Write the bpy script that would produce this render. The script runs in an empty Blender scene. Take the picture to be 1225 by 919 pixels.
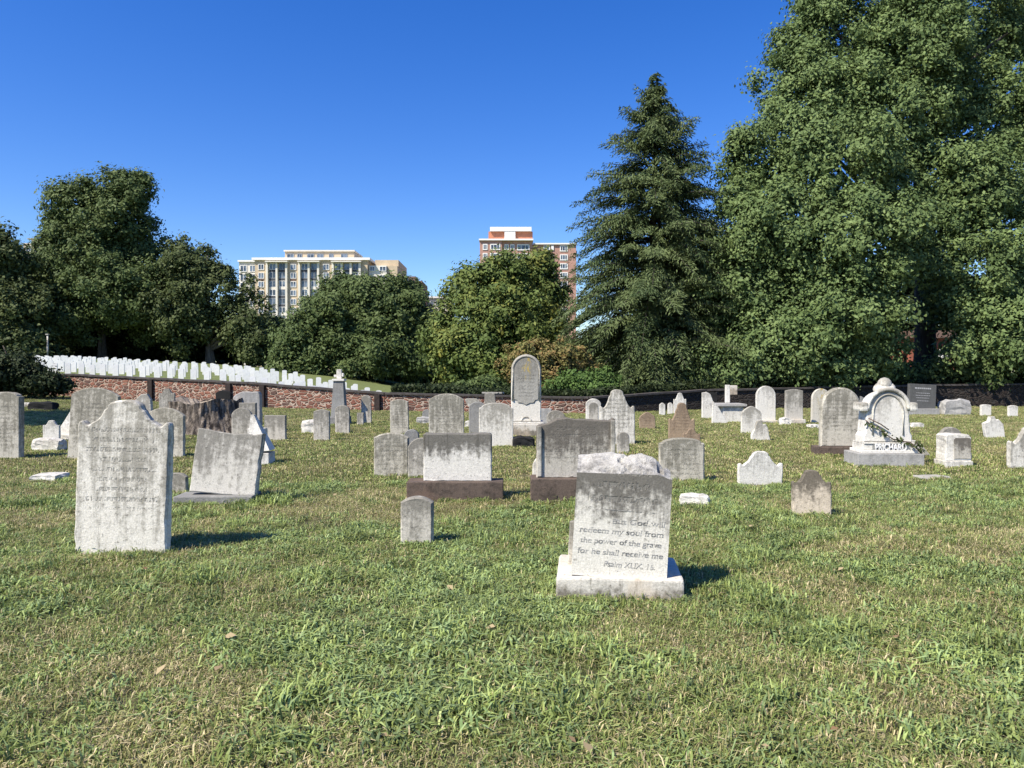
import bpy, bmesh, math, random
import numpy as np
from mathutils import Vector, Matrix, Euler, noise as mnoise

# ------------------------------------------------------------------ camera, sky, sun, exposure
S = bpy.context.scene
COL = S.collection
R = math.radians
F, CX, CY, EYE, HORIZON = 920.0, 612.5, 459.5, 1.6, 445.0
PITCH = math.atan((CY - HORIZON) / F)
cam_data = bpy.data.cameras.new('camera')
cam = bpy.data.objects.new('camera', cam_data)
COL.objects.link(cam)
cam_data.sensor_width = 36.0
cam_data.lens = 36.0 * F / 1225.0
cam_data.clip_end = 4000.0
cam.location = (0, 0, EYE)
cam.rotation_euler = (R(90) - PITCH, 0, 0)
S.camera = cam

SUN_EL, SUN_TO = 49.5, (-0.79, -0.61)      # direction towards the sun, flat part
wd = bpy.data.worlds.new('World')
S.world = wd
wd.use_nodes = True
wnt = wd.node_tree
bg = wnt.nodes['Background']
sky = wnt.nodes.new('ShaderNodeTexSky')
sky.sky_type = 'NISHITA'
sky.sun_disc = False
sky.sun_elevation = R(SUN_EL)
sky.sun_rotation = math.atan2(SUN_TO[0], SUN_TO[1]) % (2 * math.pi)
sky.air_density = 1.0
sky.dust_density = 0.3
sky.ozone_density = 4.0
hsv = wnt.nodes.new('ShaderNodeHueSaturation')
hsv.inputs['Saturation'].default_value = 1.35
hsv.inputs['Hue'].default_value = 0.518
wnt.links.new(sky.outputs[0], hsv.inputs['Color'])
wnt.links.new(hsv.outputs[0], bg.inputs[0])
bg.inputs[1].default_value = 0.114
sl = bpy.data.lights.new('sun', 'SUN')
sl.energy = 5.0
sl.angle = R(0.5)
sl.color = (1.0, 0.925, 0.80)
sun = bpy.data.objects.new('sun', sl)
COL.objects.link(sun)
_e = R(SUN_EL)
_d = Vector((SUN_TO[0] * math.cos(_e), SUN_TO[1] * math.cos(_e), math.sin(_e)))
sun.rotation_euler = _d.to_track_quat('Z', 'Y').to_euler()
S.view_settings.view_transform = 'Standard'
S.view_settings.look = 'None'
S.view_settings.gamma = 1.0
S.view_settings.use_curve_mapping = False
S.view_settings.exposure = 0.74
S.cycles.max_bounces = 5
S.cycles.diffuse_bounces = 3
S.cycles.transmission_bounces = 3
S.cycles.transparent_max_bounces = 4

# ------------------------------------------------------------------ terrain and pixel helpers
def smooth(a, b, x):
    t = min(1.0, max(0.0, (x - a) / (b - a)))
    return t * t * (3 - 2 * t)

def terrain(x, y):
    rise = float(np.interp(x, [-60, -40, -23, -12, 2, 15, 40], [0.9, 0.7, 0.33, -0.06, -0.2, -0.13, -0.1]))
    z = rise * smooth(16, 34, y)
    if y < 30:
        z += 0.03 * math.sin(x * 0.9 + 1.3) * math.sin(y * 0.7) * (1 - smooth(20, 30, y))
    return z

def ray(px, py):
    d = Vector(((px - CX) / F, 1.0, -(py - CY) / F))
    c, s = math.cos(PITCH), math.sin(PITCH)
    return Vector((d.x, d.y * c + d.z * s, -d.y * s + d.z * c))

def ground_at(px, py):
    d = ray(px, py)
    t = 3.0
    for _ in range(4000):
        x, y, z = d.x * t, d.y * t, EYE + d.z * t
        if z <= terrain(x, y):
            break
        t += 0.01
    return Vector((x, y, terrain(x, y)))

def at(px, py, Y):
    d = ray(px, py)
    t = Y / d.y
    return Vector((d.x * t, Y, EYE + d.z * t))

# ------------------------------------------------------------------ object helpers
def link(o, parent=None):
    COL.objects.link(o)
    if parent is not None:
        o.parent = parent
    return o

def tag(o, label, cat=None, group=None, kind=None):
    o['label'] = label
    if cat: o['category'] = cat
    if group: o['group'] = group
    if kind: o['kind'] = kind
    return o

def mesh_obj(name, verts, faces, mat, parent=None, smooth_shade=False):
    me = bpy.data.meshes.new(name)
    me.from_pydata([tuple(v) for v in verts], [], faces)
    me.update()
    if mat: me.materials.append(mat)
    o = bpy.data.objects.new(name, me)
    if smooth_shade:
        for p in me.polygons: p.use_smooth = True
    return link(o, parent)

def empty(name, loc, rz=0.0):
    o = bpy.data.objects.new(name, None)
    o.empty_display_size = 0.2
    o.location = loc
    o.rotation_euler = (0, 0, rz)
    return link(o)

def bm_obj(name, bm, mat, parent=None, smooth_shade=False):
    me = bpy.data.meshes.new(name)
    bm.normal_update()
    bm.to_mesh(me); bm.free()
    if mat: me.materials.append(mat)
    if smooth_shade:
        for p in me.polygons: p.use_smooth = True
    return link(bpy.data.objects.new(name, me), parent)

def add_box(bm, x0, x1, y0, y1, z0, z1, bev=0.0, jit=0.0, cuts=0):
    r = bmesh.ops.create_cube(bm, size=1.0)
    vs = r['verts']
    for v in vs:
        v.co = Vector((x0 + (v.co.x + .5) * (x1 - x0), y0 + (v.co.y + .5) * (y1 - y0), z0 + (v.co.z + .5) * (z1 - z0)))
    es = list({e for v in vs for e in v.link_edges})
    if cuts:
        rr = bmesh.ops.subdivide_edges(bm, edges=es, cuts=cuts, use_grid_fill=True)
        vs = list({v for f in bm.faces for v in f.verts}) if False else vs + [g for g in rr['geom_inner'] if isinstance(g, bmesh.types.BMVert)]
    if bev > 0 and not cuts:
        bmesh.ops.bevel(bm, geom=es, offset=bev, segments=2, affect='EDGES', profile=0.6)
    if jit:
        for v in vs:
            if v.is_valid:
                v.co += mnoise.noise_vector(v.co * 4.0 + Vector((x0 * 7, y0, 3))) * jit
    return bm

def tube_data(pts, rads, n=8):
    """vertices and faces of a tapered tube along pts"""
    V, Fc = [], []
    up = Vector((0, 0, 1))
    for i, p in enumerate(pts):
        a = pts[max(0, i - 1)]; b = pts[min(len(pts) - 1, i + 1)]
        t = (Vector(b) - Vector(a)).normalized()
        u = t.cross(up)
        if u.length < 1e-3: u = Vector((1, 0, 0))
        u.normalize(); w = u.cross(t)
        for k in range(n):
            an = 2 * math.pi * k / n
            V.append(Vector(p) + (u * math.cos(an) + w * math.sin(an)) * rads[i])
    for i in range(len(pts) - 1):
        for k in range(n):
            k2 = (k + 1) % n
            Fc.append((i * n + k, i * n + k2, (i + 1) * n + k2, (i + 1) * n + k))
    Fc.append(tuple(range(n - 1, -1, -1)))
    Fc.append(tuple((len(pts) - 1) * n + k for k in range(n)))
    return V, Fc

def tubes_obj(name, tubes, mat, parent=None):
    V, Fc = [], []
    for pts, rads, n in tubes:
        v, f = tube_data(pts, rads, n)
        o = len(V)
        V += v
        Fc += [tuple(i + o for i in q) for q in f]
    return mesh_obj(name, V, Fc, mat, parent, True)

# ------------------------------------------------------------------ material helpers
class NT:
    def __init__(self, name):
        self.m = bpy.data.materials.new(name)
        self.m.use_nodes = True
        self.t = self.m.node_tree
        self.p = self.t.nodes['Principled BSDF']
        self.p.inputs['Roughness'].default_value = 0.9
        self.p.inputs['Specular IOR Level'].default_value = 0.25
    def n(self, typ, **kw):
        nd = self.t.nodes.new('ShaderNode' + typ)
        for k, v in kw.items(): setattr(nd, k, v)
        return nd
    def l(self, a, b): self.t.links.new(a, b)
    def setin(self, sock, v):
        if hasattr(v, 'is_output'): self.l(v, sock)
        else: sock.default_value = v
    def math(self, op, a, b=0.0, c=None, clamp=False):
        nd = self.n('Math', operation=op, use_clamp=clamp)
        self.setin(nd.inputs[0], a); self.setin(nd.inputs[1], b)
        if c is not None: self.setin(nd.inputs[2], c)
        return nd.outputs[0]
    def vmath(self, op, a, b):
        nd = self.n('VectorMath', operation=op)
        self.setin(nd.inputs[0], a); self.setin(nd.inputs[1], b)
        return nd.outputs[0]
    def noise(self, vec, scale, detail=4.0, rough=0.6, dist=0.0):
        nd = self.n('TexNoise')
        if vec is not None: self.l(vec, nd.inputs['Vector'])
        nd.inputs['Scale'].default_value = scale
        nd.inputs['Detail'].default_value = detail
        nd.inputs['Roughness'].default_value = rough
        nd.inputs['Distortion'].default_value = dist
        return nd.outputs['Fac']
    def ss(self, v, lo, hi, a=0.0, b=1.0):
        nd = self.n('MapRange', interpolation_type='SMOOTHSTEP')
        self.setin(nd.inputs[0], v)
        for i, x in enumerate((lo, hi, a, b)): nd.inputs[i + 1].default_value = x
        return nd.outputs[0]
    def mix(self, f, a, b, typ='MIX'):
        nd = self.n('Mix', data_type='RGBA', blend_type=typ)
        self.setin(nd.inputs[0], f)
        for s, v in ((nd.inputs[6], a), (nd.inputs[7], b)):
            if hasattr(v, 'is_output'): self.l(v, s)
            else: s.default_value = (*v, 1.0)
        return nd.outputs[2]
    def sep(self, v):
        nd = self.n('SeparateXYZ'); self.l(v, nd.inputs[0]); return nd.outputs
    def comb(self, x, y, z):
        nd = self.n('CombineXYZ')
        for s, v in zip(nd.inputs, (x, y, z)): self.setin(s, v)
        return nd.outputs[0]
    def bump(self, h, strength=0.4, dist=0.02):
        nd = self.n('Bump')
        nd.inputs['Strength'].default_value = strength
        nd.inputs['Distance'].default_value = dist
        self.l(h, nd.inputs['Height'])
        self.l(nd.outputs[0], self.p.inputs['Normal'])
    def color(self, c): self.setin(self.p.inputs['Base Color'], c if hasattr(c, 'is_output') else (*c, 1.0))

def plain(name, c, rough=0.85, var=0.15, scale=8.0, spec=0.25, metal=0.0):
    m = NT(name)
    tc = m.n('TexCoord')
    n1 = m.noise(tc.outputs['Object'], scale, 4)
    m.color(m.mix(m.ss(n1, .3, .7), tuple(x * (1 - var) for x in c), tuple(min(1, x * (1 + var)) for x in c)))
    m.p.inputs['Roughness'].default_value = rough
    m.p.inputs['Specular IOR Level'].default_value = spec
    m.p.inputs['Metallic'].default_value = metal
    return m.m

def stone_mat(name, base, stain, amount=0.6, bias=0.0, top=0.5, streak=0.5, rows=0.0, pitch=0.075, rowz=(0.3, 0.85),
              rowdark=0.5, lichen=0.0, lichen_col=(0.45, 0.33, 0.06), tint=None, bumps=0.35):
    """weathered stone: blotches and runs of dirt that belong to the stone, rows of worn letter marks on the face"""
    m = NT(name)
    tc = m.n('TexCoord'); oi = m.n('ObjectInfo')
    off = m.comb(m.math('MULTIPLY', oi.outputs['Random'], 37.0), m.math('MULTIPLY', oi.outputs['Random'], 91.0), m.math('MULTIPLY', oi.outputs['Random'], 53.0))
    co = m.vmath('ADD', tc.outputs['Object'], off)
    gz = m.sep(tc.outputs['Generated'])[2]
    gx = m.sep(tc.outputs['Generated'])[0]
    n1 = m.noise(co, 3.2, 8, .68)
    st = m.noise(m.vmath('MULTIPLY', co, (13.0, 13.0, 1.3)), 1.0, 5, .62)
    mid = m.noise(co, 17.0, 6, .7)
    fine = m.noise(co, 70.0, 5, .75)
    grad = m.math('MULTIPLY', m.math('SUBTRACT', gz, 0.55), top)
    v = m.math('ADD', m.math('MULTIPLY', n1, 1.0 - streak), m.math('MULTIPLY', st, streak))
    v = m.math('ADD', m.math('ADD', v, m.math('MULTIPLY', m.math('SUBTRACT', mid, .5), .55)), grad)
    mask = m.math('MULTIPLY', m.ss(v, .42 - bias, .68 - bias), amount)
    c = m.mix(mask, base, stain)
    c = m.mix(m.ss(fine, .38, .62, 0.0, 1.0), tuple(x * .80 for x in (1, 1, 1)), (1.08, 1.08, 1.08)) if False else m.mix(1.0, c, m.mix(m.ss(fine, .35, .65), (.74, .74, .73), (1.0, 1.0, 1.0)), 'MULTIPLY')
    run = m.math('MULTIPLY', m.ss(m.noise(m.vmath('MULTIPLY', co, (21.0, 21.0, .8)), 1.0, 4, .6), .56, .70), m.ss(gz, .15, .75))
    c = m.mix(m.math('MULTIPLY', m.math('MULTIPLY', run, amount * .85), m.ss(n1, .35, .6)), c, tuple(x * .8 for x in stain))
    # dark pits and specks
    c = m.mix(m.math('MULTIPLY', m.ss(m.noise(co, 34.0, 3, .6), .62, .72), .55), c, tuple(x * .5 for x in stain))
    if tint:
        c = m.mix(m.ss(m.noise(co, 2.1, 3), .48, .66, 0, .55), c, tint)
    h = m.math('ADD', m.math('MULTIPLY', fine, .35), m.math('ADD', m.math('MULTIPLY', mid, .6), m.math('MULTIPLY', n1, .4)))
    if rows > 0:
        xyz = m.sep(tc.outputs['Object'])
        face = m.ss(m.sep(tc.outputs['Normal'])[1], -.6, -.9)
        zr = m.math('DIVIDE', xyz[2], pitch)
        idx = m.math('FLOOR', zr); fr = m.math('FRACT', zr)
        band = m.math('MULTIPLY', m.ss(fr, .28, .36), m.ss(fr, .80, .72))
        wn = m.n('TexWhiteNoise', noise_dimensions='1D')
        m.l(m.math('ADD', idx, m.math('MULTIPLY', oi.outputs['Random'], 100)), wn.inputs['W'])
        half = m.math('ADD', .24, m.math('MULTIPLY', wn.outputs['Value'], .17))
        ext = m.math('LESS_THAN', m.math('ABSOLUTE', m.math('SUBTRACT', gx, .5)), half)
        zone = m.math('MULTIPLY', m.ss(gz, rowz[0], rowz[0] + .03), m.ss(gz, rowz[1], rowz[1] - .03))
        lv = m.comb(m.math('ADD', m.math('MULTIPLY', xyz[0], 95.0 * .06 / pitch), m.math('MULTIPLY', idx, 7.3)), m.math('MULTIPLY', fr, 2.2), idx)
        let = m.ss(m.noise(lv, 1.0, 1.5, .5), .47, .55)
        word = m.ss(m.noise(m.comb(m.math('ADD', m.math('MULTIPLY', xyz[0], 14.0), m.math('MULTIPLY', idx, 3.1)), idx, 0.0), 1.0, 1, .5), .34, .44)
        rm = m.math('MULTIPLY', m.math('MULTIPLY', m.math('MULTIPLY', band, ext), m.math('MULTIPLY', zone, let)), m.math('MULTIPLY', word, face))
        rm = m.math('MULTIPLY', rm, m.ss(m.noise(co, 5.0, 3), .25, .55, .35, 1.0))
        c = m.mix(m.math('MULTIPLY', rm, rows), c, tuple(x * (1 - rowdark) * .55 for x in base))
        h = m.math('SUBTRACT', h, m.math('MULTIPLY', rm, .9 * rows))
    if lichen > 0:
        lz = m.math('MULTIPLY', m.ss(m.noise(m.vmath('MULTIPLY', co, (1, 1, .5)), 9.0, 5, .7), .50, .60), m.ss(gz, .45, .75))
        lz = m.math('MULTIPLY', lz, m.ss(m.math('ABSOLUTE', m.math('SUBTRACT', gx, .5)), .26, .08))
        c = m.mix(m.math('MULTIPLY', lz, lichen), c, lichen_col)
    m.color(m.mix(1.0, c, (1.0, .975, .915), 'MULTIPLY'))
    m.bump(h, bumps, .03)
    m.p.inputs['Roughness'].default_value = .93
    m.p.inputs['Specular IOR Level'].default_value = .12
    return m.m

W = (0.74, 0.725, 0.68)
DK = (0.13, 0.125, 0.11)
M = {}
M['marble_streaked'] = stone_mat('marble_streaked', W, (.24, .23, .20), .80, .05, .25, .78, rows=.75, pitch=.085, rowz=(.34, .86))
M['marble_plain'] = stone_mat('marble_plain', W, (.20, .19, .165), .72, .02, .45, .5)
M['marble_bright'] = stone_mat('marble_bright', (.76, .75, .72), (.27, .26, .24), .66, -.03, .3, .5)
M['marble_gray'] = stone_mat('marble_gray', (.56, .54, .485), (.15, .145, .12), .78, .06, .2, .55, rows=.6, pitch=.07, rowz=(.25, .82))
M['marble_gray_plain'] = stone_mat('marble_gray_plain', (.56, .54, .50), (.15, .145, .13), .76, .06, .3, .5)
M['marble_sooty'] = stone_mat('marble_sooty', (.74, .73, .70), (.085, .08, .07), .86, .03, .62, .6)
M['marble_dark_stained'] = stone_mat('marble_dark_stained', (.50, .48, .44), (.11, .10, .09), .88, .10, .45, .55, rows=.4, pitch=.09, rowz=(.3, .9))
M['marble_lettered'] = stone_mat('marble_lettered', (.70, .69, .65), (.12, .115, .105), .92, .05, .75, .62, rows=.8, pitch=.10, rowz=(.52, .93))
M['marble_fresh'] = stone_mat('marble_fresh', (.52, .515, .50), (.16, .155, .15), .8, .02, 0, .2, bumps=.9)
M['marble_lichen'] = stone_mat('marble_lichen', (.55, .54, .50), (.22, .21, .19), .6, .0, .3, .5, lichen=.85)
M['marble_yellow'] = stone_mat('marble_yellow', (.62, .60, .55), (.28, .26, .20), .5, -.02, .3, .5, lichen=.9)
M['marble_panel'] = stone_mat('marble_panel', (.40, .395, .37), (.17, .165, .15), .6, .05, .3, .5, rows=.55, pitch=.085, rowz=(.1, .62), lichen=.8)
M['brownstone'] = stone_mat('brownstone', (.140, .110, .096), (.050, .043, .039), .75, .0, .0, .1, tint=(.175, .122, .10))
M['brown_sandstone'] = stone_mat('brown_sandstone', (.36, .28, .205), (.15, .11, .085), .55, .0, .3, .5, rows=.4, pitch=.07, rowz=(.3, .8))
M['marble_beige'] = stone_mat('marble_beige', (.56, .50, .42), (.10, .09, .075), .88, .05, .6, .45)
M['marble_mottled'] = stone_mat('marble_mottled', (.60, .59, .56), (.17, .165, .15), .82, .06, .25, .62)
M['granite'] = stone_mat('granite', (.30, .305, .31), (.15, .15, .15), .5, .0, .2, .4)
M['granite_gray'] = stone_mat('granite_gray', (.44, .44, .44), (.22, .22, .22), .55, .0, .2, .5, bumps=.5)
M['granite_dark'] = stone_mat('granite_dark', (.115, .12, .125), (.06, .06, .06), .5, .0, .2, .3, bumps=.12)
M['granite_black'] = stone_mat('granite_black', (.03, .031, .033), (.015, .015, .015), .5, .0, .2, .3, bumps=.12)
M['plinth_white'] = stone_mat('plinth_white', (.64, .62, .58), (.15, .135, .11), .88, .13, -.7, .35, tint=(.55, .47, .38))
M['plinth_gray'] = stone_mat('plinth_gray', (.47, .46, .43), (.25, .24, .22), .5, 0, .2, .4)
M['letter'] = plain('letter', (.27, .263, .245), .95, .65, 11)
M['letter_gray'] = plain('letter_gray', (.33, .33, .33), .95, .1, 30)
M['letter_white'] = plain('letter_white', (.72, .71, .68), .9, .08, 30)
M['military_white'] = plain('military_white', (.82, .81, .78), .8, .06, 6)
# ------------------------------------------------------------------ lawn and hill
def fbm2(x, y, seed=0, octaves=4):
    x = np.asarray(x, float); y = np.asarray(y, float)
    out = np.zeros_like(x); amp = 1.0; tot = 0.0
    for o in range(octaves):
        fx, fy = x * 2 ** o + seed * 13.7 + o * 5.1, y * 2 ** o + seed * 7.3 + o * 9.7
        ix, iy = np.floor(fx), np.floor(fy)
        tx, ty = fx - ix, fy - iy
        tx = tx * tx * (3 - 2 * tx); ty = ty * ty * (3 - 2 * ty)
        def h(a, b):
            v = np.sin(a * 127.1 + b * 311.7 + seed * 17.0 + o) * 43758.5453
            return v - np.floor(v)
        n = (h(ix, iy) * (1 - tx) + h(ix + 1, iy) * tx) * (1 - ty) + (h(ix, iy + 1) * (1 - tx) + h(ix + 1, iy + 1) * tx) * ty
        out += n * amp; tot += amp; amp *= 0.55
    return out / tot

def dryness(x, y):
    return np.clip((0.55 * fbm2(np.asarray(x) * .45, np.asarray(y) * .45, 3) + 0.45 * fbm2(np.asarray(x) * 1.7, np.asarray(y) * 1.7, 5) - 0.44) / 0.15, 0, 1)

def grass_ground_mat():
    m = NT('lawn')
    g = m.n('NewGeometry')
    co = g.outputs['Position']
    at_ = m.n('Attribute', attribute_name='dry')
    n1 = m.noise(co, 1.1, 5, .65); n2 = m.noise(co, 7.0, 6, .7); n3 = m.noise(co, 45.0, 4, .75)
    green = m.mix(m.ss(n2, .35, .65), (.060, .078, .022), (.115, .135, .043))
    tan = m.mix(m.ss(n2, .35, .65), (.17, .145, .072), (.27, .225, .125))
    c = m.mix(m.math('MULTIPLY', m.math('ADD', m.math('MULTIPLY', at_.outputs['Fac'], .75), m.math('MULTIPLY', m.ss(n1, .5, .7), .35), clamp=True), .9), green, tan)
    c = m.mix(m.ss(n3, .35, .65), m.mix(1.0, c, (.55, .55, .5), 'MULTIPLY'), c)
    m.color(c)
    m.bump(m.math('ADD', n3, n2), .8, .04)
    return m.m

MAT_LAWN = grass_ground_mat()
xs = np.unique(np.concatenate([np.linspace(-1400, -60, 16), np.arange(-60, 60.1, .6), np.linspace(60, 1400, 16)]))
ys = np.unique(np.concatenate([np.linspace(-200, -4, 8), np.arange(-4, 46.1, .5), np.linspace(46, 2600, 20)]))
gv = [(x, y, terrain(x, y)) for y in ys for x in xs]
nx = len(xs)
gf = [(j * nx + i, j * nx + i + 1, (j + 1) * nx + i + 1, (j + 1) * nx + i) for j in range(len(ys) - 1) for i in range(nx - 1)]
lawn = mesh_obj('ground', gv, gf, MAT_LAWN, smooth_shade=True)
tag(lawn, 'mown cemetery lawn of green and dry grass reaching the wall', kind='structure')
def add_dry(o):
    me = o.data
    co = np.empty(len(me.vertices) * 3, np.float32); me.vertices.foreach_get('co', co)
    co = co.reshape(-1, 3)
    a = me.attributes.new('dry', 'FLOAT', 'POINT')
    a.data.foreach_set('value', dryness(co[:, 0], co[:, 1]).astype(np.float32))
add_dry(lawn)

# the wall's course (bottom plan points) and its top heights
WALL = [((-34.0, 42.6), 1.80), ((-22.9, 40.0), 1.50), ((-12.2, 36.0), 1.12), ((-5.6, 34.2), .68), ((3.3, 33.2), .52), ((9.0, 36.0), .78), ((20.0, 38.0), .98), ((46.0, 40.0), 1.25)]
def wall_y(x):
    return float(np.interp(x, [p[0][0] for p in WALL], [p[0][1] for p in WALL]))
def wall_top(x):
    return float(np.interp(x, [p[0][0] for p in WALL], [p[1] for p in WALL]))

def hill_z(x, y):
    d = max(0.0, y - wall_y(x) - .1)
    k = float(np.interp(x + d * .5, [-60, -25, -6, 6, 40], [.036, .032, .012, .004, .004]))
    dip = .62 * smooth(-17, -7, x)
    return min(wall_top(x), 4) - .07 - dip + k * d - .00016 * max(0, d - 20) ** 1.6
hv, hf = [], []
hx = np.concatenate([np.linspace(-300, -50, 10), np.arange(-48, 48.1, 1.5), np.linspace(50, 300, 10)])
hd = np.concatenate([[0.16], np.arange(1, 12, 1.0), np.arange(12, 80, 4.0), np.linspace(85, 500, 12)])
for d in hd:
    for x in hx:
        y = wall_y(x) + d
        hv.append((x, y, hill_z(x, y) if d < 300 else hill_z(x, y) - .02 * (d - 300)))
for j in range(len(hd) - 1):
    for i in range(len(hx) - 1):
        a = j * len(hx) + i
        hf.append((a, a + 1, a + len(hx) + 1, a + len(hx)))
# front skirt inside the wall
k0 = len(hv)
for x in hx: hv.append((x, wall_y(x) + .16, -.6))
for i in range(len(hx) - 1): hf.append((k0 + i, k0 + i + 1, i + 1, i))
def hill_mat():
    m = NT('hill_grass')
    co = m.n('NewGeometry').outputs['Position']
    n2 = m.noise(co, 1.6, 6, .7); n3 = m.noise(co, 14.0, 4, .75)
    m.color(m.mix(m.ss(n3, .3, .7), m.mix(m.ss(n2, .35, .65), (.085, .115, .03), (.13, .165, .05)), (.17, .19, .07)))
    m.bump(n3, .6, .05)
    return m.m
hill = mesh_obj('hill', hv, hf, hill_mat(), smooth_shade=True)
tag(hill, 'grassy rise behind the stone wall carrying the rows of white headstones', kind='structure')

# ------------------------------------------------------------------ red sandstone wall
def rubble_mat(name, cols, mortar, dark=1.0):
    m = NT(name)
    tc = m.n('TexCoord')
    co = m.vmath('ADD', tc.outputs['Object'], m.vmath('MULTIPLY', m.n('TexNoise').outputs['Color'], (0.0, 0.0, 0.0)))
    wob = m.n('TexNoise'); m.l(tc.outputs['Object'], wob.inputs['Vector']); wob.inputs['Scale'].default_value = 3.0
    co = m.vmath('ADD', m.vmath('MULTIPLY', tc.outputs['Object'], (3.1, 3.1, 6.0)), m.vmath('MULTIPLY', wob.outputs['Color'], (1.1, 1.1, 1.1)))
    v1 = m.n('TexVoronoi', feature='F1'); v2 = m.n('TexVoronoi', feature='DISTANCE_TO_EDGE')
    for v in (v1, v2):
        m.l(co, v.inputs['Vector']); v.inputs['Scale'].default_value = 1.0; v.inputs['Randomness'].default_value = .9
    r = m.sep(v1.outputs['Color'])
    fine = m.noise(tc.outputs['Object'], 22.0, 5, .7)
    c = m.mix(r[0], cols[0], cols[1])
    c = m.mix(m.ss(r[1], .6, .95), c, cols[2])
    c = m.mix(m.ss(fine, .35, .65), m.mix(1.0, c, (.6, .6, .6), 'MULTIPLY'), c)
    edge = m.math('ADD', v2.outputs['Distance'], m.math('MULTIPLY', m.math('SUBTRACT', fine, .5), .10))
    c = m.mix(m.ss(edge, .035, .075), mortar, c)
    m.color(c)
    m.bump(m.math('ADD', m.ss(edge, .02, .16), m.math('MULTIPLY', fine, .4)), .9, .07)
    return m.m
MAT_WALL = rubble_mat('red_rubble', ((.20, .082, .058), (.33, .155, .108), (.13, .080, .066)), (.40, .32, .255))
MAT_WALL_SHADED = rubble_mat('shaded_rubble', ((.040, .030, .026), (.055, .042, .036), (.028, .024, .022)), (.05, .045, .040))  # right stretch of wall: tree shade put into darker stone colours
MAT_COPING = plain('coping', (.065, .058, .054), .9, .3, 5)
MAT_PILASTER = plain('pilaster', (.035, .026, .023), .9, .3, 9)

def build_wall(name, pts, mat, label, posts):
    c = pts[len(pts) // 2][0]
    root = empty(name, (c[0], c[1], terrain(*c)))
    tag(root, label, 'wall')
    inv = Matrix.Translation(root.location).inverted()
    for (a, za), (b, zb) in zip(pts[:-1], pts[1:]):
        d = Vector((b[0] - a[0], b[1] - a[1], 0)); L = d.length; ang = math.atan2(d.y, d.x)
        n = max(2, int(L / .8))
        V, Fc, VC, FC = [], [], [], []
        T = .18
        for i in range(n + 1):
            t = i / n; x = L * t
            wx, wy = a[0] + d.x * t, a[1] + d.y * t
            zt = za + (zb - za) * t + .012 * math.sin(x * 2.3)
            zb_ = min(terrain(wx, wy), .3) - .35
            V += [(x, -T, zb_), (x, -T, zt - .085), (x, T, zt - .085), (x, T, zb_)]
            VC += [(x, -T - .07, zt - .083), (x, -T - .07, zt), (x, T + .05, zt), (x, T + .05, zt - .083)]
        for i in range(n):
            o = i * 4
            Fc += [(o, o + 4, o + 5, o + 1), (o + 1, o + 5, o + 6, o + 2), (o + 2, o + 6, o + 7, o + 3)]
            FC += [tuple(o + (k, k + 4, (k + 1) % 4 + 4, (k + 1) % 4)[j] for j in range(4)) for k in range(4)]
        FC += [(0, 1, 2, 3), (n * 4 + 3, n * 4 + 2, n * 4 + 1, n * 4)]
        Fc += [(0, 1, 2, 3), (n * 4 + 3, n * 4 + 2, n * 4 + 1, n * 4)]
        for nm, vv, ff, mm in (('masonry', V, Fc, mat), ('coping', VC, FC, MAT_COPING)):
            o = mesh_obj(nm, vv, ff, mm, root)
            o.matrix_local = inv @ Matrix.Translation((a[0], a[1], 0)) @ Matrix.Rotation(ang, 4, 'Z')
    for px in posts:
        x = -30.0
        for _ in range(40):
            x = (px - CX) / F * wall_y(x)
        bm = bmesh.new()
        z0, z1 = terrain(x, wall_y(x)) - .3, wall_top(x) - .09
        add_box(bm, -.13, .13, -.34, -.181, z0, z1, .015)
        o = bm_obj('pilaster', bm, MAT_PILASTER, root)
        o.matrix_local = inv @ Matrix.Translation((x, wall_y(x), 0)) @ Matrix.Rotation(-.2, 4, 'Z')
    return root
w1 = build_wall('stone_wall', WALL[:5], MAT_WALL, 'low red sandstone rubble wall with dark coping below the white headstones', (184, 277, 317, 454))
w2 = build_wall('stone_wall', WALL[4:], MAT_WALL_SHADED, 'dark shaded stone wall under the big trees at the right', ())
# a pale capped pier standing just beyond the wall
p = at(590, 474, 34.4)
pr = empty('brick_pier', (p.x, p.y, .2)); tag(pr, 'small tan brick pier with a pale cap showing above the wall', 'pier')
bm = bmesh.new(); add_box(bm, -.42, .42, -.1, .1, -.3, .43, .01); bm_obj('shaft', bm, plain('tan_brick', (.30, .20, .13)), pr)
bm = bmesh.new(); add_box(bm, -.50, .50, -.16, .16, .432, .50, .01); bm_obj('cap', bm, M['plinth_gray'], pr)

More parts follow.
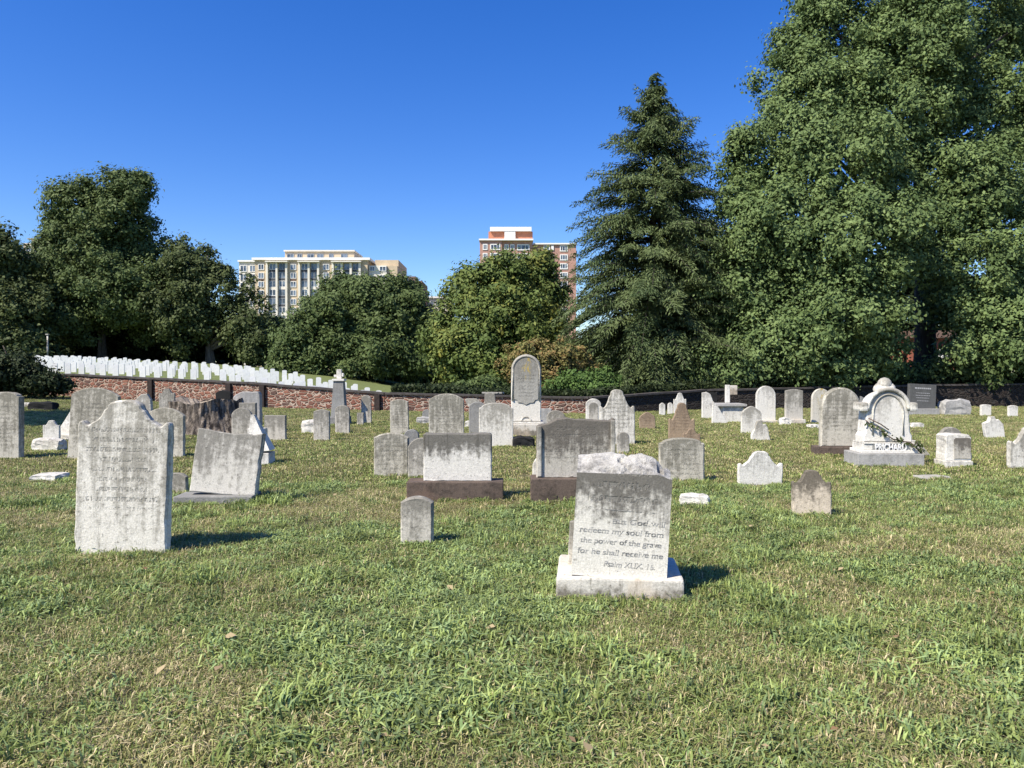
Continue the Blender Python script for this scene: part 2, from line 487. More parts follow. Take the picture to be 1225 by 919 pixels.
# ------------------------------------------------------------------ rows of white military headstones
rng = random.Random(4)
ol = [(-.16, -.1), (.16, -.1), (.16, .56)] + [(.16 * math.cos(a), .56 + .05 * math.sin(a)) for a in np.linspace(.3, math.pi - .3, 6)] + [(-.16, .56)]
n = len(ol)
mv = [(x, -.05, z) for x, z in ol] + [(x, .05, z) for x, z in ol]
mf = [tuple(range(n)), tuple(range(2 * n - 1, n - 1, -1))] + [(i + n, (i + 1) % n + n, (i + 1) % n, i) for i in range(n)]
mh = mesh_obj('military_headstone', mv, mf, M['military_white'])
def near_tag(o):
    tag(o, 'one of the identical plain white round-topped headstones in the rows beyond the wall', 'headstone', 'white headstones in rows beyond the wall')
first = True
count = 0
s = -31.0
starts = []
while s < -3.2:
    starts.append(s); s += .80
for k in range(9):
    for s in starts:
        x = s - .40 * 2.8 * k + rng.uniform(-.1, .1); y = wall_y(s) + 1.0 + 2.7 * k
        lim = float(np.interp(s, [-31, -22, -14, -8, -5, -3], [7, 7, 6, 4, 3, 1]))
        if k > lim: continue
        px = CX + x / y * F
        if px < 22 or px > 475: continue
        if rng.random() < .03 or count >= 298: continue
        o = mh if first else mh.copy()
        if not first: COL.objects.link(o)
        first = False; count += 1
        o.location = (x + rng.uniform(-.04, .04), y, hill_z(x, y))
        o.rotation_euler = (rng.uniform(-.02, .02), rng.uniform(-.02, .02), .22 + rng.uniform(-.04, .04))
        sc = rng.uniform(.95, 1.06)
        o.scale = (.84 * sc, 1, .95 * sc)
        near_tag(o)

# ------------------------------------------------------------------ trees
def foliage_mat(name, dark, light, warm=None, transl=.20):
    m = NT(name)
    a = m.n('Attribute', attribute_name='tint')
    c = m.mix(a.outputs['Fac'], dark, light)
    if warm:
        b = m.n('Attribute', attribute_name='warm')
        c = m.mix(b.outputs['Fac'], c, warm)
    m.color(c)
    m.p.inputs['Roughness'].default_value = .6
    m.p.inputs['Specular IOR Level'].default_value = .14
    tr = m.n('BsdfTranslucent'); m.l(c, tr.inputs['Color'])
    mx = m.n('MixShader'); mx.inputs[0].default_value = transl
    m.l(m.p.outputs[0], mx.inputs[1]); m.l(tr.outputs[0], mx.inputs[2])
    m.l(mx.outputs[0], m.t.nodes['Material Output'].inputs['Surface'])
    return m.m

def leaves_obj(name, C, N, L, mat, nr, parent=None, aspect=.55, tint=None, warm=None, U=None):
    """one mesh of diamond leaves, centres C, normals N, half lengths L"""
    n = len(C)
    if U is None:
        U = np.cross(N, nr.normal(size=(n, 3)))
    else:
        U = U - N * (U * N).sum(1, keepdims=True)
    U /= np.linalg.norm(U, axis=1, keepdims=True) + 1e-9
    V = np.cross(N, U)
    L = L[:, None]
    bend = N * L * .18
    P = np.stack([C - U * L - bend, C + V * L * aspect, C + U * L - bend, C - V * L * aspect], 1).reshape(-1, 3)
    me = bpy.data.meshes.new(name)
    me.vertices.add(4 * n); me.loops.add(4 * n); me.polygons.add(n)
    me.vertices.foreach_set('co', P.astype(np.float32).ravel())
    me.loops.foreach_set('vertex_index', np.arange(4 * n, dtype=np.int32))
    me.polygons.foreach_set('loop_start', np.arange(0, 4 * n, 4, dtype=np.int32))
    me.update(calc_edges=True)
    a = me.attributes.new('tint', 'FLOAT', 'FACE')
    a.data.foreach_set('value', np.clip(tint if tint is not None else nr.random(n), 0, 1).astype(np.float32))
    if warm is not None:
        a = me.attributes.new('warm', 'FLOAT', 'FACE'); a.data.foreach_set('value', np.clip(warm, 0, 1).astype(np.float32))
    me.materials.append(mat)
    return link(bpy.data.objects.new(name, me), parent)

def dirs(nr, n):
    d = nr.normal(size=(n, 3)); return d / np.linalg.norm(d, axis=1, keepdims=True)

def bark_mat(name, c):
    m = NT(name)
    tc = m.n('TexCoord')
    n1 = m.noise(m.vmath('MULTIPLY', tc.outputs['Object'], (6, 6, 1)), 1.0, 6, .7)
    m.color(m.mix(m.ss(n1, .35, .65), tuple(x * .45 for x in c), c))
    m.bump(n1, .8, .06)
    return m.m
MAT_BARK = bark_mat('bark', (.10, .085, .07))
MAT_BARK_GRAY = bark_mat('bark_gray', (.20, .185, .165))

FOL = {
    'dark': foliage_mat('leaves_dark', (.050, .072, .026), (.110, .135, .048)),
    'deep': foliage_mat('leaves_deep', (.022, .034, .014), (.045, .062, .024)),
    'oak': foliage_mat('leaves_oak', (.058, .090, .030), (.128, .168, .058)),
    'big': foliage_mat('leaves_big', (.072, .115, .040), (.200, .268, .098)),
    'maple': foliage_mat('leaves_maple', (.062, .100, .028), (.160, .210, .060), (.30, .27, .055)),
    'autumn': foliage_mat('leaves_autumn', (.10, .115, .036), (.22, .20, .07), (.40, .22, .10)),
    'needle': foliage_mat('needles', (.046, .076, .030), (.125, .162, .064), transl=.18),
    'shrub': foliage_mat('leaves_shrub', (.05, .10, .026), (.11, .175, .045)),
}

def tree(name, label, bx, by, lobes, fol, leaf, seed, trunk_r=.35, clump=1.0, cover=1.45, group=None, bark=None, cat='tree', warm=0.0, limbs=10, pads=.85, fork=.38, zbase=None, back=.45, dens=1.0):
    """lobes: (px, py, rx px, ry px, depth) ellipsoids of the crown; each is filled with pads of leaves"""
    nr = np.random.default_rng(seed); rr = random.Random(seed)
    bz = zbase if zbase is not None else (hill_z(bx, by) if by > wall_y(bx) else terrain(bx, by))
    root = empty(name, (bx, by, bz - .1)); tag(root, label, cat, group)
    B = np.array([bx, by, bz - .1])
    Cs, Ns, Ls, Ts, Wm, cl_list = [], [], [], [], [], []
    clump *= .62
    for (px, py, rx, ry, Y) in lobes:
        c = at(px, py, Y); ax, az = rx * Y / F, ry * Y / F; ay = ax * .85
        area = 4 * math.pi * ((ax * ay + ax * az + ay * az) / 3)
        n = int(area / (math.pi * clump ** 2) * 1.75 * dens) + 3
        d = dirs(nr, n)
        ph = nr.uniform(0, 6.28, 3)
        wob = 1 + .16 * np.sin(3.1 * d[:, 0] + ph[0]) * np.sin(2.7 * d[:, 2] + ph[1]) + .10 * np.sin(7 * d[:, 0] + 5 * d[:, 1] + 6 * d[:, 2] + ph[2])
        u = (1.04 - .62 * nr.random(n) ** 1.8) * wob
        P = np.array(c) + d * u[:, None] * np.array([ax, ay, az])
        nv = int(area * .46 / (leaf * leaf * .275))
        dv = dirs(nr, nv); dv = dv[(dv[:, 1] < .4)]; nv = len(dv)
        wv = 1 + .16 * np.sin(3.1 * dv[:, 0] + ph[0]) * np.sin(2.7 * dv[:, 2] + ph[1]) + .10 * np.sin(7 * dv[:, 0] + 5 * dv[:, 1] + 6 * dv[:, 2] + ph[2])
        Pv = np.array(c) + dv * (wv * (1.0 - .45 * nr.random(nv) ** 1.5 + .10 * nr.normal(size=nv)))[:, None] * np.array([ax, ay, az])
        okv = Pv[:, 2] > bz + .25; Pv, dv = Pv[okv], dv[okv]; nv = len(Pv)
        nn = dirs(nr, nv) * .8 + np.array([-.1, -.15, .45]) + dv * .5
        Cs.append(Pv); Ns.append(nn / np.linalg.norm(nn, axis=1, keepdims=True)); Ls.append(leaf * .5 * nr.choice((.55, .8, 1.0, 1.25), nv))
        Ts.append(np.clip(nr.normal(.30, .16, nv), 0, 1))
        if warm: Wm.append(np.clip(nr.normal(warm, .3, nv), 0, 1) * nr.random(nv))
        keep = (d[:, 1] < .35) | (nr.random(n) < back)
        keep &= (P[:, 2] > bz + .25)
        P, d = P[keep], d[keep]
        for p, dd in zip(P, d):
            cr = clump * rr.choice((.45, .6, .75, .9, 1.15))
            k = int(cr * cr * math.pi * cover * 1.6 / (leaf * leaf * .55 * .5))
            q = np.clip(nr.normal(0, .52, (k, 3)), -1.5, 1.5) * np.array([cr, cr, cr * pads])
            # pads droop outwards from the crown
            q[:, 2] -= .10 * (q[:, 0] * dd[0] + q[:, 1] * dd[1])
            Cs.append(p + q)
            nn = dirs(nr, k) * .72 + np.array([-.1, -.15, .45]) + dd * .40 + q / cr * .65
            Ns.append(nn / np.linalg.norm(nn, axis=1, keepdims=True))
            Ls.append(leaf * .5 * nr.choice((.55, .8, 1.0, 1.25, 1.5), k))
            t0 = rr.uniform(.2, .75)
            Ts.append(np.clip(t0 + nr.normal(0, .13, k), 0, 1))
            if warm: Wm.append(np.full(k, max(0, rr.gauss(warm, .3))) * nr.random(k))
            cl_list.append(p)
    C = np.concatenate(Cs) - B
    cr_o = leaves_obj('crown', C, np.concatenate(Ns), np.concatenate(Ls), fol, nr, root, tint=np.concatenate(Ts), warm=np.concatenate(Wm) if warm else None)
    # trunk and limbs
    P = np.array(cl_list) - B
    top = np.array([P[:, 0].mean() * .6, P[:, 1].mean() * .6, P[:, 2].max() * .86])
    tubes = []
    m = 9
    tp = []
    for i in range(m):
        t = i / (m - 1)
        tp.append(Vector((top[0] * t ** 1.5 + .12 * math.sin(3 * t + seed), top[1] * t ** 1.5 + .12 * math.cos(2 * t + seed), top[2] * t - .2 * (1 - t))))
    tubes.append((tp, [trunk_r * (1.35 if i == 0 else 1) * (1 - .85 * (i / (m - 1)) ** 1.1) for i in range(m)], 10))
    order = list(range(len(P))); rr.shuffle(order)
    for i in order[:limbs]:
        e = Vector(P[i]); t = max(fork, min(.85, (e.z / max(top[2], 1)) * rr.uniform(.45, .75)))
        fi = t * (m - 1); i0 = int(fi)
        s0 = tp[i0].lerp(tp[min(m - 1, i0 + 1)], fi - i0)
        mid = s0.lerp(e, .5) + Vector((rr.uniform(-.4, .4), rr.uniform(-.4, .4), rr.uniform(.0, .9)))
        r0 = trunk_r * (1 - .85 * t) * .62
        q1, q2 = s0.lerp(mid, .5), mid.lerp(e, .5)
        tubes.append(([s0, q1 + Vector((0, 0, .15)), mid, q2, e], [r0, r0 * .8, r0 * .6, r0 * .4, r0 * .12], 6))
    tubes_obj('trunk', tubes, bark or MAT_BARK, root)
    return root, len(C)

TOT = 0
def T(*a, **k):
    global TOT
    r, n = tree(*a, **k); TOT += n
    return r
G1 = 'trees beyond the white headstones'
def bx(px, Y): return (px - CX) / F * Y
# far left, then rightwards
T('oak_tree', 'dark broad tree cut by the left edge of the view', bx(2, 84), 84, [(-18, 340, 48, 62, 84), (20, 385, 44, 55, 82), (-35, 420, 60, 40, 80), (30, 425, 40, 32, 82), (5, 310, 28, 34, 84)], FOL['dark'], .40, 1, .5, 1.7, group=G1)
T('oak_tree', 'tallest tree at the left, crown with a notch of sky near its top', bx(122, 92), 92,
  [(88, 250, 34, 30, 92), (132, 262, 48, 52, 92), (150, 228, 26, 24, 92), (110, 305, 60, 45, 92), (160, 310, 46, 48, 93), (75, 345, 42, 40, 91), (140, 348, 66, 44, 89), (76, 388, 40, 24, 88), (190, 360, 40, 50, 92), (165, 216, 12, 10, 92), (72, 275, 18, 20, 92)],
  FOL['oak'], .36, 2, .44, 1.6, group=G1, bark=MAT_BARK_GRAY, limbs=18, fork=.3)
T('oak_tree', 'dense round-shouldered dark tree with a pale forked trunk', bx(252, 90), 90,
  [(228, 330, 38, 34, 90), (254, 352, 42, 42, 90), (212, 372, 40, 40, 88), (292, 388, 36, 34, 89), (215, 300, 16, 16, 90), (305, 412, 24, 24, 88)],
  FOL['dark'], .36, 3, .5, 1.6, group=G1, bark=MAT_BARK_GRAY, limbs=14, fork=.15)
T('oak_tree', 'wide rounded green tree before the tan apartment block', bx(440, 66), 66,
  [(440, 388, 68, 54, 66), (395, 395, 50, 42, 65), (475, 372, 34, 36, 67), (420, 365, 40, 28, 66), (440, 430, 70, 34, 64), (365, 415, 38, 40, 63), (345, 440, 28, 26, 62), (495, 420, 26, 42, 66), (452, 356, 46, 26, 66), (488, 378, 24, 30, 66), (415, 352, 30, 20, 66)],
  FOL['oak'], .28, 4, .45, 1.3, group=G1)
T('maple_tree', 'bright green maple with yellow patches before the red brick tower', bx(590, 54), 54,
  [(585, 352, 40, 30, 54), (630, 345, 34, 40, 55), (560, 380, 42, 36, 53), (610, 385, 48, 42, 52), (545, 425, 38, 42, 52), (590, 430, 50, 38, 52), (640, 400, 34, 44, 55), (550, 345, 20, 20, 54), (524, 400, 16, 24, 53), (640, 325, 24, 28, 55), (600, 330, 30, 26, 54), (655, 370, 24, 40, 55)],
  FOL['maple'], .25, 5, .38, 1.1, warm=.12)
T('maple_tree', 'small orange-tinged maple behind the tall round-headed monument', bx(688, 38), 37.5,
  [(635, 425, 28, 18, 37.5), (665, 432, 32, 24, 37.5), (690, 440, 26, 22, 38), (614, 440, 16, 18, 37.5), (650, 452, 36, 15, 37.5)],
  FOL['autumn'], .15, 6, .10, .42, warm=.35, limbs=14, fork=.3, dens=.55)
T('shrub', 'bright green shrub growing behind the wall beside the small maple', bx(702, 36.5), 36.4,
  [(690, 455, 24, 14, 36.5), (720, 458, 20, 14, 36.8), (660, 462, 20, 10, 36.5), (705, 466, 30, 8, 36.4)], FOL['shrub'], .13, 7, .05, .38, cat='shrub', limbs=4)
T('shrub', 'low green shrub behind the wall left of the tall monument', bx(590, 36.5), 36.6,
  [(585, 462, 24, 9, 36.6), (560, 464, 20, 8, 36.8)], FOL['oak'], .13, 8, .05, .38, cat='shrub', limbs=4)
# the big trees at the right
T('sycamore_tree', 'huge spreading tree with a dark forked trunk filling the right', bx(1106, 44), 44.0,
  [(1000, 60, 62, 62, 44), (960, 120, 58, 52, 43), (1060, -20, 90, 70, 45), (1150, 30, 70, 80, 46), (915, 190, 52, 50, 42), (1000, 190, 75, 62, 40), (1080, 130, 70, 60, 42), (1180, 140, 66, 66, 44), (1215, 240, 60, 60, 42),
   (940, 265, 62, 50, 39), (1030, 290, 80, 58, 38), (1165, 320, 70, 55, 40), (1000, 370, 66, 52, 37.5), (1190, 400, 62, 46, 39), (1045, 405, 44, 44, 38), (1235, 60, 55, 80, 46), (975, 0, 34, 44, 44), (880, 235, 26, 26, 41), (1110, 230, 60, 50, 41), (1100, 60, 60, 55, 42), (1170, 225, 50, 50, 40), (1010, 120, 50, 50, 42), (905, 270, 40, 40, 40), (955, 60, 30, 36, 44), (1150, 372, 40, 26, 41)],
  FOL['big'], .19, 9, .62, 1.05, limbs=30, fork=.3, cover=1.3)
T('sycamore_tree', 'leafy tree with low hanging branches between conifer and the huge tree', bx(925, 43), 43.0,
  [(850, 300, 45, 38, 42), (880, 360, 60, 48, 41), (845, 400, 45, 44, 42), (930, 415, 58, 46, 38.5), (870, 440, 44, 26, 38.5), (985, 435, 48, 30, 38), (905, 330, 50, 40, 40), (830, 455, 30, 20, 40)],
  FOL['big'], .18, 10, .32, .95, limbs=14, fork=.25, cover=1.15)
T('sycamore_tree', 'tree at the far right edge with low dark foliage', bx(1240, 43), 43.0,
  [(1215, 420, 50, 36, 39.5), (1160, 440, 45, 20, 39.5), (1270, 360, 60, 60, 42), (1290, 440, 60, 40, 40), (1100, 448, 30, 12, 40.5)],
  FOL['oak'], .215, 11, .35, 1.0, limbs=12, cover=1.15)
T('holly_tree', 'dense dark evergreen hiding the left end of the wall', bx(12, 36), 36.2,
  [(-10, 445, 40, 24, 36.2), (25, 450, 34, 18, 36.6), (-60, 440, 45, 36, 36), (50, 462, 30, 12, 37), (10, 432, 26, 10, 37), (70, 462, 18, 10, 37.4)], FOL['deep'], .17, 12, .12, .6, limbs=8, fork=.2)
# a tree just outside the frame at the left, which shades the grass by the fallen stones
T('oak_tree', 'tree standing outside the view at the left, shading the grass', -23.5, 21.0,
  [(CX - 23.5 / 21 * F, 445 - 9.0 / 21 * F, 3.3 / 21 * F, 2.6 / 21 * F, 21.0), (CX - 21.6 / 20 * F, 445 - 7.0 / 20 * F, 2.6 / 20 * F, 2.0 / 20 * F, 20.0)], FOL['oak'], .3, 13, .3, 1.0, limbs=10, back=1.0)

# conifer
def conifer(label, px, Y, H, seed):
    nr = np.random.default_rng(seed); rr = random.Random(seed)
    bx_ = bx(px, Y); bz = hill_z(bx_, Y) - .1
    root = empty('spruce_tree', (bx_, Y, bz)); tag(root, label, 'tree')
    Cs, Ns, Us, Ls, Ts = [], [], [], [], []
    tubes = [([Vector((.1 * math.sin(i), .1 * math.cos(i * 1.7), H * i / 9.0)) for i in range(10)], [.36 * (1 - .93 * i / 9.0) for i in range(10)], 9)]
    z = 1.0
    while z < H - .15:
        f = z / H
        Lm = float(np.interp(f, [0, .1, .3, .5, .62, .72, .85, .95, 1], [5.6, 6.1, 5.7, 5.0, 4.3, 3.3, 1.8, .65, .10]))
        z0_ = z
        for b in range(rr.choice((8, 9, 10))):
            z = z0_ + rr.uniform(-.3, .3)
            an = rr.uniform(0, 6.283)
            if math.sin(an) > .5 and rr.random() < .45: continue
            L = Lm * (rr.uniform(.45, 1.0) if rr.random() < .88 else rr.uniform(1.0, 1.12))
            dx, dy = math.cos(an), math.sin(an)
            lift = rr.uniform(.0, .62) * (1 if f < .7 else 1.6); droop = rr.uniform(.35, .80) * (1.1 - .7 * f)
            tint0 = rr.uniform(.15, .8)
            n = max(4, int(L / .16))
            pts = []
            for i in range(n + 1):
                s = i / n
                pts.append(Vector((dx * L * s, dy * L * s, z + L * (lift * s - droop * s * s * 1.1))))
            if L > .8:
                tubes.append(([pts[0], pts[n // 2], pts[-1]], [.055 * L / 4 + .012, .03 * L / 4 + .008, .006], 5))
            for i in range(1, n + 1):
                s = i / n
                if s < .18 and f < .8: continue
                tw = (.28 + .62 * math.sin(math.pi * min(1, s * .9 + .12))) * (.35 + .65 * L / 4.5) * rr.uniform(.6, 1.15)
                for side in (-1, 1):
                    m_ = max(3, int(tw / .055))
                    ux, uy = -dy * side * .8 + dx * .6, dx * side * .8 + dy * .6
                    for j in range(m_):
                        t = (j + rr.random()) / m_
                        c = pts[i] + Vector((ux * tw * t, uy * tw * t, -.42 * tw * t * t - .05 * rr.random() + rr.gauss(-.06, .11) * min(1, L / 2)))
                        Cs.append(c); Us.append((ux + rr.gauss(0, .35), uy + rr.gauss(0, .35), -.55 - .5 * t + rr.gauss(0, .3)))
                        Ns.append((rr.gauss(0, .7) + dx * .6, rr.gauss(0, .7) + dy * .6, .8))
                        Ls.append(rr.uniform(.07, .16)); Ts.append(tint0 + rr.gauss(0, .2) + .25 * t)
        z = z0_ + (.25 if f < .8 else .17)
    C = np.array([tuple(c) for c in Cs]); N = np.array(Ns); N /= np.linalg.norm(N, axis=1, keepdims=True)
    leaves_obj('crown', C, N, np.array(Ls), FOL['needle'], nr, root, aspect=.24, tint=np.array(Ts), U=np.array(Us))
    tubes_obj('trunk', tubes, MAT_BARK, root)
    global TOT
    TOT += len(C)
conifer('tall pointed dark conifer with drooping sprays behind the wall', 783, 42.0, 17.7, 21)

# far-off wood that closes the view under the crowns
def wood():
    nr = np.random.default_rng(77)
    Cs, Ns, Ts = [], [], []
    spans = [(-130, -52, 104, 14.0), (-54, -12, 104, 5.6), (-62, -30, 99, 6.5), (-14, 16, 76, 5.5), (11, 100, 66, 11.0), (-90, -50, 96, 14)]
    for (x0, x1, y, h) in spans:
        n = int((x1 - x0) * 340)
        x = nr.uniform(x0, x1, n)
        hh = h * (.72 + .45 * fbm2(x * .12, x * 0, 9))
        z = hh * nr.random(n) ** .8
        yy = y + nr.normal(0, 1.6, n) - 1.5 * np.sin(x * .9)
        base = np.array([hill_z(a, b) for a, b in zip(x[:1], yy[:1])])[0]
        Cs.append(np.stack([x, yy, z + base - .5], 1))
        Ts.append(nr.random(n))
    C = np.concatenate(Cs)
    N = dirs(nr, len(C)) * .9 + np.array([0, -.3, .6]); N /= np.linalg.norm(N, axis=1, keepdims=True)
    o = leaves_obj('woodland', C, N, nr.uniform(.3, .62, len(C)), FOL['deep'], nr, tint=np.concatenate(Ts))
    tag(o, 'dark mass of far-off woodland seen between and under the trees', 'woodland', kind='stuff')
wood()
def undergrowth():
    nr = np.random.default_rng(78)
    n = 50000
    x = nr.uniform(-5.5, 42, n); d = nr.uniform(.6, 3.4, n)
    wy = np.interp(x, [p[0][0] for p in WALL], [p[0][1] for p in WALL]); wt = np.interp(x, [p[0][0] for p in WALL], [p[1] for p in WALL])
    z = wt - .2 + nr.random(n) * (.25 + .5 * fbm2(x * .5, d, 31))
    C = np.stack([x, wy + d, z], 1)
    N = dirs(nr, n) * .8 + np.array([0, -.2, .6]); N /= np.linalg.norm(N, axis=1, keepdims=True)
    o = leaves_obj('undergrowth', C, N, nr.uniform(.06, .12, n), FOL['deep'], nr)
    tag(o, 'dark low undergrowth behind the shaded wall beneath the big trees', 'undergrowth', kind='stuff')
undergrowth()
print('LEAVES', TOT)

# slim pale post by the left trees
p = at(57, 425, 80)
lp = empty('wooden_post', (p.x, 80, hill_z(p.x, 80))); tag(lp, 'slim pale post standing before the dark trees at the left', 'post')
MAT_POST = plain('pale_post', (.36, .35, .33), .8, .2)
tubes_obj('shaft', [([Vector((0, 0, -.3)), Vector((.02, 0, 1.2)), Vector((0, 0, 2.5))], [.13, .11, .10], 8)], MAT_POST, lp)
bm = bmesh.new(); add_box(bm, -.15, .15, -.15, .15, 2.502, 2.62, .03); bm_obj('cap', bm, MAT_POST, lp)

# ------------------------------------------------------------------ buildings
MAT_TAN = plain('tan_brick_wall', (.52, .42, .29), .9, .08, .6)
MAT_CREAM = plain('cream_stone', (.66, .62, .53), .9, .05, .6)
MAT_REDB = plain('red_brick_wall', (.40, .235, .185), .9, .10, .6)
MAT_ORANGE = plain('orange_tile', (.46, .19, .11), .9, .1, 1)
MAT_BROWNB = plain('brown_brick_wall', (.17, .115, .095), .9, .1, .6)
MAT_WHITEP = plain('white_trim', (.76, .75, .72), .8, .04, 2)
MAT_DARKF = plain('dark_metal', (.06, .065, .075), .6, .1, 2)
MAT_GRAYF = plain('window_grey', (.30, .32, .34), .6, .1, 2)
def glass_mat():
    m = NT('window_glass')
    co = m.n('NewGeometry').outputs['Position']
    n1 = m.noise(co, .35, 2)
    m.color(m.mix(m.ss(n1, .4, .6), (.045, .06, .08), (.16, .20, .25)))
    m.p.inputs['Roughness'].default_value = .12; m.p.inputs['Specular IOR Level'].default_value = .6
    return m.m
MAT_GLASS = glass_mat()

class Bld:
    """a building on a plane facing the cemetery; pixel rectangles at depth Y become real metres"""
    def __init__(self, name, label, px, Y):
        self.Y = Y
        self.x0 = bx(px, Y)
        self.r = empty(name, (self.x0, Y, 0)); tag(self.r, label, 'building')
    def xz(self, px, py):
        q = at(px, py, self.Y); return q.x - self.x0, q.z
    def box(self, name, x0, y0, x1, y1, f, b, mat, parent=None):
        """pixel rect, front offset f and back offset b in metres (negative = towards camera)"""
        a, zt = self.xz(x0, y0); c, zb = self.xz(x1, y1)
        bm = bmesh.new(); add_box(bm, a, c, f, b, zb, zt)
        return bm_obj(name, bm, mat, parent or self.r)
    def window(self, x0, y0, x1, y1, f, frame, mull=1, t=.16):
        a, zt = self.xz(x0, y0); c, zb = self.xz(x1, y1)
        bm = bmesh.new()
        add_box(bm, a, a + t, f - .12, f + .05, zb, zt); add_box(bm, c - t, c, f - .12, f + .05, zb, zt)
        add_box(bm, a + t, c - t, f - .12, f + .05, zt - t, zt); add_box(bm, a + t, c - t, f - .12, f + .05, zb, zb + t)
        for k in range(mull):
            xm = a + (c - a) * (k + 1) / (mull + 1)
            add_box(bm, xm - .07, xm + .07, f - .10, f + .04, zb + t, zt - t)
        w = bm_obj('window', bm, frame, self.r)
        bm = bmesh.new(); add_box(bm, a + t, c - t, f - .03, f + .03, zb + t, zt - t)
        bm_obj('pane', bm, MAT_GLASS, w)
        return w

# tan apartment block
b = Bld('apartment_building', 'tan brick apartment block with white trim and tall window bays', 370, 250)
b.box('wall', 305, 311.5, 440, 470, 0, 18, MAT_TAN)
b.box('wall', 282, 312, 304.9, 470, 3.0, 20, MAT_CREAM)
b.box('wall', 440.1, 317, 462, 470, 1.5, 20, MAT_CREAM)
b.box('wall', 446, 309, 474.5, 316.9, 4, 24, MAT_TAN)
b.box('wall', 462.1, 317, 474.5, 470, 2.2, 24, MAT_TAN)
b.box('roof_slab', 302, 308.6, 443, 311.4, -.8, 19, MAT_WHITEP)
b.box('roof_slab', 281, 310, 301.8, 311.9, 2.4, 21, MAT_WHITEP)
b.box('penthouse', 337, 299.2, 421, 308.5, 3.5, 16, MAT_TAN)
b.box('roof_slab', 336, 297.4, 422, 299.1, 3.0, 17, MAT_CREAM)
b.box('roof_box', 311, 305.5, 323, 308.5, 6, 12, MAT_WHITEP)
for x0, x1 in ((339.5, 348), (352, 358), (364, 372.5), (376, 384), (390.5, 396), (405, 413)):
    b.window(x0, 301.8, x1, 308.2, 3.45, MAT_GRAYF, 1)
for (g0, g1, cols) in ((320.5, 343.5, 2), (359, 381.5, 2), (399, 431, 3)):
    b.box('awning', g0 - 1.5, 313.0, g1 + 2, 314.4, -1.9, -.01, MAT_CREAM)
    pw = (g1 - g0) / cols
    for k in range(cols + 1):
        xx = g0 + k * pw
        b.box('pier', xx - 1.5, 314.6, xx + 1.5, 470, -.9, -.01, MAT_CREAM)
    for fl in range(7):
        y = 315.2 + fl * 10.4
        for k in range(cols):
            xx = g0 + k * pw
            b.window(xx + 1.7, y, xx + pw - 1.7, y + 7.6, -.06, MAT_GRAYF if (fl + k) % 3 else MAT_WHITEP, 1)
            b.box('spandrel', xx + 1.7, y + 7.7, xx + pw - 1.7, y + 10.2, -.16, -.02, MAT_DARKF if fl % 3 != 2 else MAT_CREAM)
for x0, x1 in ((309, 316), (347.5, 354.5), (386.5, 394)):
    for fl in range(6):
        y = 316 + fl * 10.4
        b.window(x0, y, x1, y + 7, -.06, MAT_WHITEP, 1)
    b.box('brick_strip', x0, 333.4, x1, 336, -.08, -.01, MAT_BROWNB)
for x0, x1, f in ((283.5, 291.5, 2.94), (295, 302.5, 2.94), (441.5, 447.2, 1.44), (453, 461, 1.44)):
    for fl in range(5):
        y = 316 + fl * 10.4
        b.window(x0, y + (2 if x0 > 440 else 0), x1, y + 8, f, MAT_WHITEP, 1)
b2 = Bld('apartment_building', 'low dark brown brick wing at the right of the tan block', 490, 246)
b2.box('wall', 486, 336, 505, 470, 0, 16, MAT_BROWNB); b2.box('parapet', 488, 330.5, 497, 335.9, .5, 9, MAT_BROWNB)
for x0 in (488, 496):
    for y in (339, 349): b2.window(x0, y, x0 + 6, y + 6, -.06, MAT_GRAYF)
b3 = Bld('office_building', 'small white low building between tan block and maple', 517, 280)
b3.box('wall', 505.5, 357, 540, 470, 0, 14, MAT_CREAM); b3.box('roof_slab', 504.5, 354.8, 541, 356.9, -.6, 14.5, MAT_WHITEP)
for x0 in (509, 515, 521, 527): b3.window(x0, 360, x0 + 4.2, 366, -.06, MAT_GRAYF, 0)
b4 = Bld('apartment_building', 'tan tower mostly hidden between the two left trees', 48, 250)
b4.box('wall', 28, 291, 74, 470, 0, 16, MAT_TAN); b4.box('rooftop_frame', 30, 284.2, 52, 285.6, 1, 9, MAT_GRAYF)
b4.box('roof_box', 33, 285.7, 43, 290.9, 2, 9, MAT_CREAM)
for x0 in (31, 41, 52, 62):
    for fl in range(7):
        y = 294 + fl * 10.5; b4.window(x0, y, x0 + 7, y + 7.5, -.06, MAT_WHITEP, 1)
